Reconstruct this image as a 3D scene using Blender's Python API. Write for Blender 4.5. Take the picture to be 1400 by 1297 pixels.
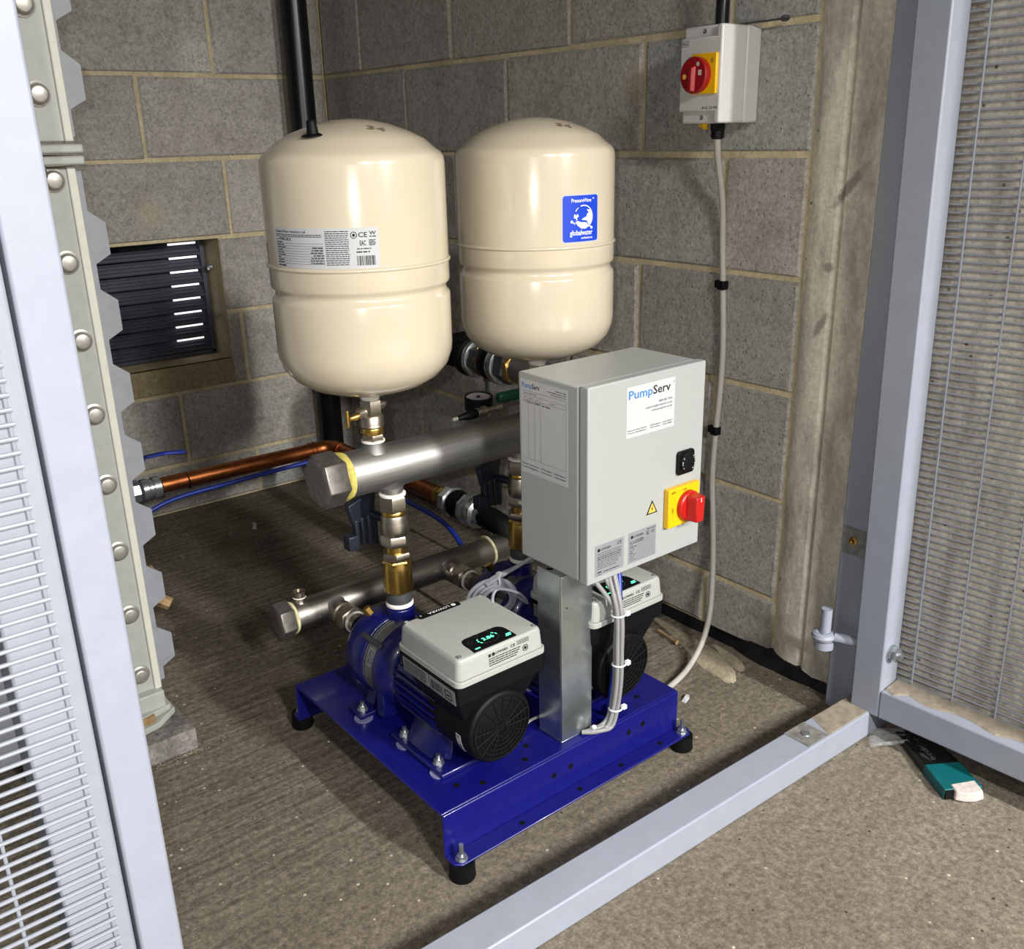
import bpy, math, random
from mathutils import Vector, Matrix
random.seed(7)
R = math.radians
for o in list(bpy.data.objects):
    bpy.data.objects.remove(o)
scn = bpy.context.scene
COL = scn.collection

# ---------------------------------------------------------------- camera
F_PX, CAM = 1301.66, Vector((-1.558, -2.840, 1.0921))
YAW, PIT, ROL = 0.6727, 0.3421, -0.0234
d = Vector((math.sin(YAW)*math.cos(PIT), math.cos(YAW)*math.cos(PIT), -math.sin(PIT)))
r0 = Vector((math.cos(YAW), -math.sin(YAW), 0)); u0 = r0.cross(d)
cr = r0*math.cos(ROL)+u0*math.sin(ROL); cu = -r0*math.sin(ROL)+u0*math.cos(ROL)
cam = bpy.data.cameras.new('camera'); co = bpy.data.objects.new('camera', cam); COL.objects.link(co)
cam.sensor_fit = 'HORIZONTAL'; cam.sensor_width = 36; cam.lens = F_PX/1400*36
cam.clip_start = .02; cam.clip_end = 60
co.matrix_world = Matrix(((cr.x, cu.x, -d.x, CAM.x), (cr.y, cu.y, -d.y, CAM.y), (cr.z, cu.z, -d.z, CAM.z), (0, 0, 0, 1)))
scn.camera = co

# ---------------------------------------------------------------- world, lights, exposure
w = bpy.data.worlds.new('world'); scn.world = w; w.use_nodes = True
w.node_tree.nodes['Background'].inputs[0].default_value = (.80, .90, 1.0, 1)
w.node_tree.nodes['Background'].inputs[1].default_value = .13
scn.view_settings.view_transform = 'Standard'; scn.view_settings.look = 'None'
scn.view_settings.exposure = 0.28; scn.view_settings.gamma = 1.0
scn.view_settings.use_curve_mapping = False

def lamp(name, kind, loc, power, color, size=.1, size_y=None, aim=None):
    l = bpy.data.lights.new(name, kind); l.energy = power; l.color = color
    o = bpy.data.objects.new(name, l); COL.objects.link(o); o.location = loc
    if kind == 'AREA':
        l.size = size
        if size_y: l.shape = 'RECTANGLE'; l.size_y = size_y
    else:
        l.shadow_soft_size = size
    if aim is not None:
        o.rotation_euler = (Vector(aim)-Vector(loc)).to_track_quat('-Z', 'Y').to_euler()
    return o
# the phone's flash, beside its lens
fl = CAM - cr*.036 + cu*.027
lamp('phone_flash', 'POINT', fl, 20.0, (1.0, .975, .94), .006)
# ceiling battens of the car park (fixtures are built further down)
BATTENS = [((-.15, -5.2, 2.20), 300), ((-1.6, -5.2, 2.40), 170)]
for i, (bl, pw) in enumerate(BATTENS):
    o = lamp('batten_lamp', 'AREA', (bl[0], bl[1], bl[2]-.075), pw, (1.0, .975, .93), .12, 1.2)

# ---------------------------------------------------------------- materials
def lin(c):
    c = c/255.0
    return c/12.92 if c <= .04045 else ((c+.055)/1.055)**2.4
def C(r, g, b): return (lin(r), lin(g), lin(b), 1)
class NT:
    def __init__(s, m): s.t = m.node_tree; s.n = s.t.nodes; s.l = s.t.links
    def add(s, t, **kw):
        n = s.n.new(t)
        for k, v in kw.items(): setattr(n, k, v)
        return n
    def link(s, a, b): s.l.new(a, b)
def noise(t, vec, scale, detail=4, rough=.6):
    n = t.add('ShaderNodeTexNoise'); n.inputs['Scale'].default_value = scale
    n.inputs['Detail'].default_value = detail; n.inputs['Roughness'].default_value = rough
    t.link(vec, n.inputs['Vector']); return n.outputs['Fac']
def ramp(t, fac, stops):
    n = t.add('ShaderNodeValToRGB'); e = n.color_ramp.elements
    while len(e) < len(stops): e.new(.5)
    for el, (p, c) in zip(e, stops): el.position = p; el.color = c
    t.link(fac, n.inputs[0]); return n.outputs[0]
def mix(t, fac, a, b, mode='MIX'):
    n = t.add('ShaderNodeMix', data_type='RGBA', blend_type=mode)
    if isinstance(fac, float): n.inputs[0].default_value = fac
    else: t.link(fac, n.inputs[0])
    for s, v in ((n.inputs[6], a), (n.inputs[7], b)):
        if isinstance(v, tuple): s.default_value = v
        else: t.link(v, s)
    return n.outputs[2]
def bump(t, h, strength, dist):
    n = t.add('ShaderNodeBump'); n.inputs['Strength'].default_value = strength; n.inputs['Distance'].default_value = dist
    t.link(h, n.inputs['Height']); return n.outputs[0]
def objvec(t, scale=(1, 1, 1), geo=False):
    if geo:
        g = t.add('ShaderNodeNewGeometry'); src = g.outputs['Position']
    else:
        g = t.add('ShaderNodeTexCoord'); src = g.outputs['Object']
    mp = t.add('ShaderNodeMapping'); mp.inputs['Scale'].default_value = scale
    t.link(src, mp.inputs[0]); return mp.outputs[0]
def base_mat(name):
    m = bpy.data.materials.new(name); m.use_nodes = True
    return m, NT(m), m.node_tree.nodes['Principled BSDF']
M = {}
def simple(name, col, rough=.5, metal=0., grain=.06, gscale=60, bmp=0., coat=0., emit=0., spec=.5, aniso=None):
    m, t, b = base_mat(name)
    v = objvec(t, aniso or (1, 1, 1))
    f = noise(t, v, gscale, 3)
    lo = tuple(x*(1-grain*2) for x in col[:3])+(1,); hi = tuple(min(1, x*(1+grain*2)) for x in col[:3])+(1,)
    t.link(ramp(t, f, [(.3, lo), (.7, hi)]), b.inputs['Base Color'])
    b.inputs['Roughness'].default_value = rough; b.inputs['Metallic'].default_value = metal
    b.inputs['Specular IOR Level'].default_value = spec
    if coat: b.inputs['Coat Weight'].default_value = coat; b.inputs['Coat Roughness'].default_value = .08
    if bmp: t.link(bump(t, f, bmp, .002), b.inputs['Normal'])
    if emit:
        b.inputs['Emission Color'].default_value = col; b.inputs['Emission Strength'].default_value = emit
    M[name] = m; return m

def blot(t, v, centre, radii, wobble=26, soft=.35, rotx=0.):
    """a stain with a ragged edge round a point of the wall"""
    mp = t.add('ShaderNodeMapping', vector_type='TEXTURE'); mp.inputs['Location'].default_value = centre
    mp.inputs['Rotation'].default_value = (rotx, 0, 0); mp.inputs['Scale'].default_value = radii; t.link(v, mp.inputs[0])
    ln = t.add('ShaderNodeVectorMath', operation='LENGTH'); t.link(mp.outputs[0], ln.inputs[0])
    ad = t.add('ShaderNodeMath', operation='MULTIPLY_ADD'); t.link(noise(t, v, wobble, 5, .75), ad.inputs[0]); ad.inputs[1].default_value = 1.5
    t.link(ln.outputs['Value'], ad.inputs[2])
    return ramp2(t, ad.outputs[0], 1.35, 1.35+soft)
def ramp2(t, val, lo, hi):
    m_ = t.add('ShaderNodeMapRange'); m_.inputs[1].default_value = lo; m_.inputs[2].default_value = hi; m_.inputs[3].default_value = 1; m_.inputs[4].default_value = 0
    t.link(val, m_.inputs[0]); return m_.outputs[0]
def concrete_block(name):
    m, t, b = base_mat(name); v = objvec(t, geo=True)
    oi = t.add('ShaderNodeObjectInfo')
    fine = noise(t, v, 110, 9, .92); mid = noise(t, v, 48, 8, .85); big = noise(t, v, 7, 6, .75)
    c = ramp(t, fine, [(.38, C(176, 174, 171)), (.50, C(232, 231, 229)), (.60, C(255, 254, 252))])
    c = mix(t, .60, c, ramp(t, mid, [(.36, C(172, 169, 165)), (.50, C(240, 239, 237)), (.64, C(255, 254, 252))]), 'MULTIPLY')
    c = mix(t, .50, c, ramp(t, big, [(.34, C(200, 195, 188)), (.50, C(240, 238, 235)), (.66, C(255, 255, 253))]), 'MULTIPLY')
    tint = ramp(t, oi.outputs['Random'], [(0., C(214, 211, 208)), (.35, C(246, 240, 235)), (.7, C(230, 233, 232)), (1., C(253, 248, 244))])
    c = mix(t, .8, c, tint, 'MULTIPLY')
    vor = t.add('ShaderNodeTexVoronoi'); vor.inputs['Scale'].default_value = 80; t.link(v, vor.inputs['Vector'])
    rnd = t.add('ShaderNodeSeparateColor'); t.link(vor.outputs['Color'], rnd.inputs[0])
    pit = ramp(t, vor.outputs['Distance'], [(.10, (1, 1, 1, 1)), (.22, (0, 0, 0, 1))])
    pick = ramp(t, rnd.outputs[0], [(.84, (0, 0, 0, 1)), (.86, (.75, .75, .75, 1))])
    pits = mix(t, 1.0, pit, pick, 'MULTIPLY')
    c = mix(t, pits, c, C(128, 121, 111))
    bloom = blot(t, v, (-.395, 0, 1.315), (.075, .2, .075), 60, .5)
    spk = ramp(t, noise(t, v, 150, 4, .8), [(.44, (0, 0, 0, 1)), (.56, (1, 1, 1, 1))])
    bl = t.add('ShaderNodeMath', operation='MULTIPLY'); t.link(bloom, bl.inputs[0]); t.link(spk, bl.inputs[1])
    c = mix(t, bl.outputs[0], c, C(240, 238, 234))
    for ctr, rad in (((0, -1.335, 1.185), (.2, .040, .050)), ((-.595, 0, .905), (.055, .2, .050)), ((0, -1.47, 1.035), (.2, .02, .02))):
        f_ = t.add('ShaderNodeMath', operation='MULTIPLY'); t.link(blot(t, v, ctr, rad), f_.inputs[0]); f_.inputs[1].default_value = .42
        c = mix(t, f_.outputs[0], c, C(214, 202, 170))
    t.link(c, b.inputs['Base Color']); b.inputs['Roughness'].default_value = .95; b.inputs['Specular IOR Level'].default_value = .15
    h = mix(t, .6, ramp(t, fine, [(.2, (0, 0, 0, 1)), (.8, (1, 1, 1, 1))]), ramp(t, mid, [(.25, (0, 0, 0, 1)), (.75, (1, 1, 1, 1))]))
    h = mix(t, pits, h, (0, 0, 0, 1))
    t.link(bump(t, h, .9, .007), b.inputs['Normal']); M[name] = m
def mortar(name):
    m, t, b = base_mat(name); v = objvec(t, geo=True)
    f = noise(t, v, 120, 5, .7); g = noise(t, v, 9, 3)
    c = ramp(t, f, [(.3, C(190, 178, 146)), (.7, C(232, 221, 190))])
    c = mix(t, .5, c, ramp(t, g, [(.35, C(190, 182, 165)), (.65, C(255, 250, 235))]), 'MULTIPLY')
    t.link(c, b.inputs['Base Color']); b.inputs['Roughness'].default_value = .95; b.inputs['Specular IOR Level'].default_value = .15
    t.link(bump(t, f, .6, .004), b.inputs['Normal']); M[name] = m
def floor_mat(name):
    m, t, b = base_mat(name); v = objvec(t, geo=True)
    brush = noise(t, objvec(t, (7, 95, 7), geo=True), 1.0, 4, .6)
    fine = noise(t, v, 85, 9, .92); mid = noise(t, v, 34, 8, .85); big = noise(t, v, 2.6, 5, .65)
    c = ramp(t, fine, [(.38, C(98, 93, 85)), (.5, C(144, 137, 126)), (.61, C(184, 176, 163))])
    c = mix(t, .55, c, ramp(t, mid, [(.34, C(164, 157, 146)), (.66, C(250, 246, 240))]), 'MULTIPLY')
    c = mix(t, .45, c, ramp(t, big, [(.35, C(186, 178, 164)), (.65, C(255, 252, 246))]), 'MULTIPLY')
    # tamped ridges inside the enclosure only
    pos = t.add('ShaderNodeSeparateXYZ'); t.link(v, pos.inputs[0])
    ins = t.add('ShaderNodeMapRange'); ins.inputs[1].default_value = -2.0; ins.inputs[2].default_value = -1.55
    t.link(pos.outputs[1], ins.inputs[0])
    br = ramp(t, brush, [(.36, C(150, 142, 128)), (.62, (1, 1, 1, 1))])
    amt = t.add('ShaderNodeMath', operation='MULTIPLY'); amt.inputs[1].default_value = .65
    t.link(ins.outputs[0], amt.inputs[0])
    c = mix(t, amt.outputs[0], c, mix(t, 1.0, c, br, 'MULTIPLY'))
    vor = t.add('ShaderNodeTexVoronoi'); vor.inputs['Scale'].default_value = 55; t.link(v, vor.inputs['Vector'])
    rnd = t.add('ShaderNodeSeparateColor'); t.link(vor.outputs['Color'], rnd.inputs[0])
    spot = ramp(t, vor.outputs['Distance'], [(.10, (1, 1, 1, 1)), (.16, (0, 0, 0, 1))])
    pick = ramp(t, rnd.outputs[0], [(.86, (0, 0, 0, 1)), (.88, (1, 1, 1, 1))])
    pickd = ramp(t, rnd.outputs[1], [(.88, (0, 0, 0, 1)), (.90, (1, 1, 1, 1))])
    c = mix(t, mix(t, 1.0, spot, pick, 'MULTIPLY'), c, C(206, 196, 178))
    c = mix(t, mix(t, 1.0, spot, pickd, 'MULTIPLY'), c, C(66, 58, 50))
    t.link(c, b.inputs['Base Color']); b.inputs['Roughness'].default_value = .9; b.inputs['Specular IOR Level'].default_value = .2
    hm = t.add('ShaderNodeMath', operation='MULTIPLY'); t.link(brush, hm.inputs[0]); t.link(ins.outputs[0], hm.inputs[1])
    h = mix(t, .45, ramp(t, fine, [(.2, (0, 0, 0, 1)), (.8, (1, 1, 1, 1))]), hm.outputs[0])
    t.link(bump(t, h, .6, .006), b.inputs['Normal']); M[name] = m
def raw_concrete(name, a, bcol):
    m, t, b = base_mat(name); v = objvec(t, geo=True)
    f = noise(t, v, 90, 6, .75); g = noise(t, objvec(t, (10, 10, 3), geo=True), 1.5, 5, .7)
    c = ramp(t, f, [(.3, a), (.65, bcol)])
    c = mix(t, .6, c, ramp(t, g, [(.36, C(150, 144, 134)), (.56, C(250, 248, 240))]), 'MULTIPLY')
    vor = t.add('ShaderNodeTexVoronoi'); vor.inputs['Scale'].default_value = 38; t.link(v, vor.inputs['Vector'])
    rnd = t.add('ShaderNodeSeparateColor'); t.link(vor.outputs['Color'], rnd.inputs[0])
    hole = ramp(t, vor.outputs['Distance'], [(.08, (1, 1, 1, 1)), (.15, (0, 0, 0, 1))])
    pick = ramp(t, rnd.outputs[0], [(.80, (0, 0, 0, 1)), (.82, (1, 1, 1, 1))])
    c = mix(t, mix(t, 1.0, hole, pick, 'MULTIPLY'), c, C(96, 90, 82))
    if name == 'column_concrete':
        for ctr, rad, ro in (((-.012, -1.860, .993), (.3, .052, .010), R(-49)), ((-.012, -1.833, .853), (.3, .012, .010), 0), ((-.012, -1.826, .745), (.3, .009, .026), .5)):
            c = mix(t, blot(t, v, ctr, rad, 70, .5, ro), c, C(150, 146, 137))
    t.link(c, b.inputs['Base Color']); b.inputs['Roughness'].default_value = .92; b.inputs['Specular IOR Level'].default_value = .2
    t.link(bump(t, f, .5, .004), b.inputs['Normal']); M[name] = m

concrete_block('blockwork'); mortar('mortar'); floor_mat('floor_concrete')
raw_concrete('column_concrete', C(196, 191, 180), C(232, 227, 216))
raw_concrete('outer_concrete', C(160, 155, 147), C(210, 205, 196))
raw_concrete('dark_concrete', C(84, 82, 82), C(150, 146, 144))
raw_concrete('ceiling_concrete', C(120, 118, 112), C(150, 148, 142))
raw_concrete('cement_lump', C(150, 140, 122), C(190, 180, 160))
simple('mortar_patch', C(150, 138, 108), .95, grain=.12, gscale=90, bmp=.5, spec=.15)
simple('frame_paint', C(146, 152, 166), .42, grain=.02, gscale=30)
simple('mesh_paint', C(142, 147, 158), .42, grain=.02)
simple('zinc_plate', C(140, 140, 136), .5, .35, grain=.15, gscale=70)
simple('galvanised', C(182, 190, 192), .24, .9, grain=.10, gscale=26)
simple('zinc_bright', C(190, 196, 200), .3, .9, grain=.08)
simple('blue_paint', C(15, 17, 104), .34, grain=.05, gscale=40, coat=.3)
simple('blue_cast', C(10, 15, 88), .36, grain=.08, gscale=90, bmp=.05, coat=.25)
simple('cream_enamel', C(203, 192, 170), .22, grain=.012, gscale=8, coat=.6)
simple('stainless', C(158, 158, 157), .52, 1., grain=.06, gscale=5, aniso=(2, 40, 40))
simple('stainless_worn', C(150, 146, 140), .44, 1., grain=.10, gscale=5, aniso=(2, 40, 40))
simple('nickel', C(176, 168, 155), .36, 1., grain=.07, gscale=60)
simple('cast_cap', C(122, 118, 114), .42, .75, grain=.12, gscale=80)
simple('brass', C(200, 164, 90), .30, 1., grain=.06)
simple('copper', C(164, 98, 58), .38, 1., grain=.16, gscale=10, aniso=(3, 14, 14))
simple('black_plastic', C(5, 5, 8), .55, grain=.15, spec=.25)
simple('black_rubber', C(8, 8, 9), .65, grain=.2, spec=.2)
simple('black_pipe', C(14, 15, 19), .30, grain=.1)
simple('grey_plastic', C(58, 62, 64), .5, grain=.1)
simple('slat_grey', C(72, 74, 88), .45, grain=.1, gscale=160)
simple('drive_grey', C(164, 166, 163), .45, grain=.02, gscale=200)
simple('cabinet_grey', C(161, 165, 164), .40, grain=.012, gscale=260)
simple('tank_grey', C(158, 161, 156), .45, grain=.03, gscale=40)
simple('bolt_steel', C(172, 170, 164), .42, .7, grain=.06)
simple('tank_rim', C(190, 190, 180), .45, grain=.02)
simple('tank_panel', C(128, 131, 138), .5, grain=.04, gscale=40)
simple('white_plastic', C(226, 224, 218), .4, grain=.02)
simple('switch_white', C(196, 195, 194), .38, grain=.01)
simple('ptfe', C(240, 238, 232), .6, grain=.04)
simple('jointing_yellow', C(204, 190, 100), .6, grain=.15, gscale=100)
simple('hemp_cream', C(206, 200, 160), .7, grain=.15, gscale=100)
simple('paper', C(188, 190, 194), .5, grain=.01)
simple('dial_grey', C(120, 116, 118), .5, grain=.03)
simple('silver_label', C(140, 142, 148), .4, .1, grain=.02)
simple('ink', C(16, 16, 20), .6, grain=.02)
simple('ink_grey', C(84, 84, 90), .6, grain=.02)
simple('ink_blue', C(52, 122, 186), .6, grain=.02)
simple('marker', C(120, 112, 96), .7, grain=.02)
simple('label_blue', C(22, 66, 200), .35, grain=.02)
simple('yellow', C(232, 180, 10), .35, grain=.02)
simple('red', C(176, 24, 20), .35, grain=.03)
simple('red_dark', C(138, 10, 20), .35, grain=.03)
simple('warning_orange', C(250, 190, 80), .5, grain=.02)
simple('cable_grey', C(140, 140, 141), .45, grain=.03)
simple('washer_grey', C(120, 122, 160), .5, grain=.05)
simple('cable_lilac', C(172, 171, 184), .45, grain=.03)
simple('cable_white', C(176, 173, 166), .45, grain=.03)
simple('cable_blue', C(28, 52, 150), .4, grain=.03)
simple('dark_blue_pipe', C(26, 44, 128), .4, grain=.05)
simple('handle_blue', C(24, 31, 44), .45, grain=.05)
simple('green_plastic', C(5, 62, 40), .4, grain=.05)
simple('tie_white', C(236, 236, 240), .4, grain=.01)
simple('led', (.10, 1., .42, 1), .4, grain=.0, emit=2.2)
simple('led_dim', (.12, .14, .15, 1), .4, grain=.0)
simple('teal_card', C(0, 88, 94), .5, grain=.06, gscale=50)
simple('black_card', C(14, 16, 18), .4, grain=.1)
simple('torn_card', C(190, 182, 176), .8, grain=.08, gscale=120)
simple('dust_tan', C(140, 131, 116), .95, grain=.12, gscale=60)
simple('rust_tan', C(150, 122, 84), .7, grain=.15, gscale=60)
simple('dpc_black', C(16, 16, 20), .35, grain=.3, gscale=40)
simple('daylight_glow', (1, 1, 1, 1), .5, grain=0., emit=.9)
simple('tube_light', (1., .96, .9, 1), .5, grain=0., emit=6.)
simple('grit', C(150, 140, 122), .9, grain=.3, gscale=30)
m, t, b = base_mat('film')
b.inputs['Base Color'].default_value = (.45, .46, .46, 1); b.inputs['Alpha'].default_value = .22; b.inputs['Roughness'].default_value = .16
t.link(bump(t, noise(t, objvec(t), 160, 3), .6, .002), b.inputs['Normal']); M['film'] = m

# ---------------------------------------------------------------- geometry helpers
def frame_of(ax):
    a = Vector(ax).normalized()
    h = Vector((0, 0, 1)) if abs(a.z) < .9 else Vector((1, 0, 0))
    x = h.cross(a).normalized(); return x, a.cross(x).normalized(), a
class MB:
    def __init__(s): s.v = []; s.f = []
    def add(s, vs, fs):
        k = len(s.v); s.v += [Vector(p) for p in vs]; s.f += [tuple(i+k for i in f) for f in fs]; return s
    def box(s, x0, x1, y0, y1, z0, z1):
        vs = [(x, y, z) for z in (z0, z1) for y in (y0, y1) for x in (x0, x1)]
        return s.add(vs, [(0, 2, 3, 1), (4, 5, 7, 6), (0, 1, 5, 4), (2, 6, 7, 3), (0, 4, 6, 2), (1, 3, 7, 5)])
    def frustum(s, bot, top):   # two equal-length point loops
        n = len(bot)
        return s.add(list(bot)+list(top), [tuple(range(n))[::-1], tuple(range(n, 2*n))]+[(i, (i+1) % n, n+(i+1) % n, n+i) for i in range(n)])
    def lathe(s, prof, o, ax, n=32, start=0., caps=True):
        x, y, a = frame_of(ax); o = Vector(o); vs = []; fs = []
        for (r, h) in prof:
            for i in range(n):
                an = start+2*math.pi*i/n
                vs.append(o+a*h+(x*math.cos(an)+y*math.sin(an))*max(r, 1e-5))
        m = len(prof)
        for j in range(m-1):
            for i in range(n):
                fs.append((j*n+i, j*n+(i+1) % n, (j+1)*n+(i+1) % n, (j+1)*n+i))
        if caps:
            fs.append(tuple(range(n))[::-1]); fs.append(tuple((m-1)*n+i for i in range(n)))
        return s.add(vs, fs)
    def cyl(s, p0, p1, r, n=20, r1=None, start=0.):
        p0, p1 = Vector(p0), Vector(p1)
        return s.lathe([(r, 0), (r if r1 is None else r1, (p1-p0).length)], p0, p1-p0, n, start)
    def hexa(s, p0, p1, r, ch=.12, start=0.):
        p0, p1 = Vector(p0), Vector(p1); L = (p1-p0).length
        return s.lathe([(r*.93, 0), (r, r*ch), (r, L-r*ch), (r*.93, L)], p0, p1-p0, 6, start)
    def ring(s, o, ax, R_, r, n=28, k=8):
        x, y, a = frame_of(ax); o = Vector(o); vs = []; fs = []
        for i in range(n):
            an = 2*math.pi*i/n; q = x*math.cos(an)+y*math.sin(an)
            for j in range(k):
                b_ = 2*math.pi*j/k; vs.append(o+q*(R_+r*math.cos(b_))+a*(r*math.sin(b_)))
        for i in range(n):
            for j in range(k):
                fs.append((i*k+j, ((i+1) % n)*k+j, ((i+1) % n)*k+(j+1) % k, i*k+(j+1) % k))
        return s.add(vs, fs)
    def tube(s, pts, r, n=10, smooth=6):
        pts = [Vector(p) for p in pts]
        if smooth and len(pts) > 2:
            q = []
            for i in range(len(pts)-1):
                a = pts[max(i-1, 0)]; b_ = pts[i]; c = pts[i+1]; e = pts[min(i+2, len(pts)-1)]
                for k in range(smooth):
                    u = k/smooth
                    q.append(.5*((2*b_)+(c-a)*u+(2*a-5*b_+4*c-e)*u*u+(3*b_-a-3*c+e)*u**3))
            q.append(pts[-1]); pts = q
        vs = []; fs = []; tg = (pts[1]-pts[0]).normalized(); x, y, _ = frame_of(tg)
        for i, p in enumerate(pts):
            nt = (pts[min(i+1, len(pts)-1)]-pts[max(i-1, 0)]).normalized()
            rot = tg.rotation_difference(nt); x = rot @ x; y = rot @ y; tg = nt
            for k in range(n):
                an = 2*math.pi*k/n; vs.append(p+(x*math.cos(an)+y*math.sin(an))*r)
        for i in range(len(pts)-1):
            for k in range(n):
                fs.append((i*n+k, i*n+(k+1) % n, (i+1)*n+(k+1) % n, (i+1)*n+k))
        fs.append(tuple(range(n))[::-1]); fs.append(tuple((len(pts)-1)*n+k for k in range(n)))
        return s.add(vs, fs)
    def prism(s, poly, fn, h0, h1):   # poly of (u,v); fn(u,v,h) -> point
        n = len(poly)
        return s.frustum([fn(u, v, h0) for u, v in poly], [fn(u, v, h1) for u, v in poly])
    def build(s, name, mat, parent=None, bevel=0., seg=2, smooth=40, org=None):
        if org is None:
            org = Vector(parent.get('org', (0, 0, 0))) if parent is not None else Vector((0, 0, 0))
        me = bpy.data.meshes.new(name); me.from_pydata([tuple(p-org) for p in s.v], [], s.f); me.validate(); me.update()
        me.materials.append(M[mat] if isinstance(mat, str) else mat)
        import bmesh
        bm = bmesh.new(); bm.from_mesh(me); bmesh.ops.recalc_face_normals(bm, faces=bm.faces); bm.to_mesh(me); bm.free()
        if smooth:
            me.polygons.foreach_set('use_smooth', [True]*len(me.polygons)); me.set_sharp_from_angle(angle=R(smooth))
        o = bpy.data.objects.new(name, me); COL.objects.link(o)
        if parent is not None: o.parent = parent; o['org'] = tuple(org)
        else: o['org'] = tuple(org); o.location = org
        if bevel:
            bv = o.modifiers.new('bevel', 'BEVEL'); bv.width = bevel; bv.segments = seg; bv.limit_method = 'ANGLE'; bv.angle_limit = R(40)
            bv.harden_normals = False
        return o
def tag(o, label=None, cat=None, group=None, kind=None):
    if label: o['label'] = label
    if cat: o['category'] = cat
    if group: o['group'] = group
    if kind: o['kind'] = kind
    return o
def thing(name, label, cat, loc, group=None):
    o = bpy.data.objects.new(name, None); COL.objects.link(o); o.location = loc; o['org'] = tuple(loc); o.empty_display_size = .05
    return tag(o, label, cat, group)
def inst(src, parent, loc, rot=None):
    c = src.copy(); COL.objects.link(c); c.parent = parent; c.location = loc
    if rot: c.rotation_euler = rot
    return c
def copy_tree(o, parent=None):
    c = o.copy(); COL.objects.link(c); c.parent = parent
    for ch in list(o.children): copy_tree(ch, c)
    return c
def rrect(w_, h_, r, n=5, cx=0, cy=0):
    out = []
    for (sx, sy, a0) in ((1, 1, 0), (-1, 1, 90), (-1, -1, 180), (1, -1, 270)):
        for k in range(n+1):
            a = R(a0+90*k/n); out.append((cx+sx*(w_/2-r)+r*math.cos(a), cy+sy*(h_/2-r)+r*math.sin(a)))
    return out
def plane(o, ud, vd):
    o, ud, vd = Vector(o), Vector(ud).normalized(), Vector(vd).normalized(); n = ud.cross(vd)
    return lambda u, v, h=0.: o+ud*u+vd*v+n*h
def on_cyl(cx, cy, r, th0, z0):   # u along the arc (m), v up
    return lambda u, v, h=0.: Vector((cx+(r+h)*math.cos(th0+u/r), cy+(r+h)*math.sin(th0+u/r), z0+v))
_tc = {}
def glyphs(s):
    if s not in _tc:
        cu_ = bpy.data.curves.new('t', 'FONT'); cu_.body = s; cu_.size = 1; cu_.resolution_u = 2; cu_.offset = .014
        ob = bpy.data.objects.new('t', cu_); COL.objects.link(ob)
        dg = bpy.context.evaluated_depsgraph_get(); dg.update(); ev = ob.evaluated_get(dg); me = ev.to_mesh()
        vs = [(p.co.x, p.co.y) for p in me.vertices]; fs = [tuple(p.vertices) for p in me.polygons]
        ev.to_mesh_clear(); bpy.data.objects.remove(ob); bpy.data.curves.remove(cu_)
        _tc[s] = (vs, fs)
    return _tc[s]
def text(mb, fn, s, u, v, w_, h_, h=.0006, align='l', rot=0):
    """lettering s, w_ wide, capital height h_, baseline start at (u,v)"""
    vs, fs = glyphs(s)
    if not vs: return
    x0 = min(p[0] for p in vs); x1 = max(p[0] for p in vs)
    k = w_/max(x1-x0, 1e-6); ky = h_/.70
    off = {'l': 0, 'c': -w_/2, 'r': -w_}[align]
    ca, sa = math.cos(rot), math.sin(rot); q = []
    for a, b_ in vs:
        du, dv = off+(a-x0)*k, b_*ky
        q.append(fn(u+du*ca-dv*sa, v+du*sa+dv*ca, h))
    mb.add(q, fs)
def rect(mb, fn, u0_, u1_, v0, v1, h=.0006):
    n = max(1, int(abs(u1_-u0_)/.006))      # short pieces, so that print hugs a curved label
    for i in range(n):
        a, b_ = u0_+(u1_-u0_)*i/n, u0_+(u1_-u0_)*(i+1)/n
        mb.add([fn(a, v0, h), fn(b_, v0, h), fn(b_, v1, h), fn(a, v1, h)], [(0, 1, 2, 3)])
def strip(mb, fn, u0_, u1_, v0, v1, n, h0, h1):   # curved sheet with thickness
    for i in range(n):
        a, b_ = u0_+(u1_-u0_)*i/n, u0_+(u1_-u0_)*(i+1)/n
        mb.prism([(a, v0), (b_, v0), (b_, v1), (a, v1)], fn, h0, h1)
def small_print(mb, fn, u0_, u1_, v, h_, rng, h=.0006):   # lines too small to read: word-length strokes
    u = u0_
    while u < u1_-h_:
        L = min(rng.uniform(1.5, 6)*h_, u1_-u); rect(mb, fn, u, u+L, v, v+h_, h); u += L+h_*.8
def disc(mb, fn, u, v, r, h=.0006, n=16, r_in=0., a0=0., a1=360., sy=1.):
    k = max(2, int(n*(a1-a0)/360))
    for i in range(k):
        a, b_ = R(a0+(a1-a0)*i/k), R(a0+(a1-a0)*(i+1)/k)
        p = lambda rr, an: fn(u+rr*math.cos(an), v+rr*sy*math.sin(an), h)
        if r_in: mb.add([p(r_in, a), p(r, a), p(r, b_), p(r_in, b_)], [(0, 1, 2, 3)])
        else: mb.add([fn(u, v, h), p(r, a), p(r, b_)], [(0, 1, 2)])

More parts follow.
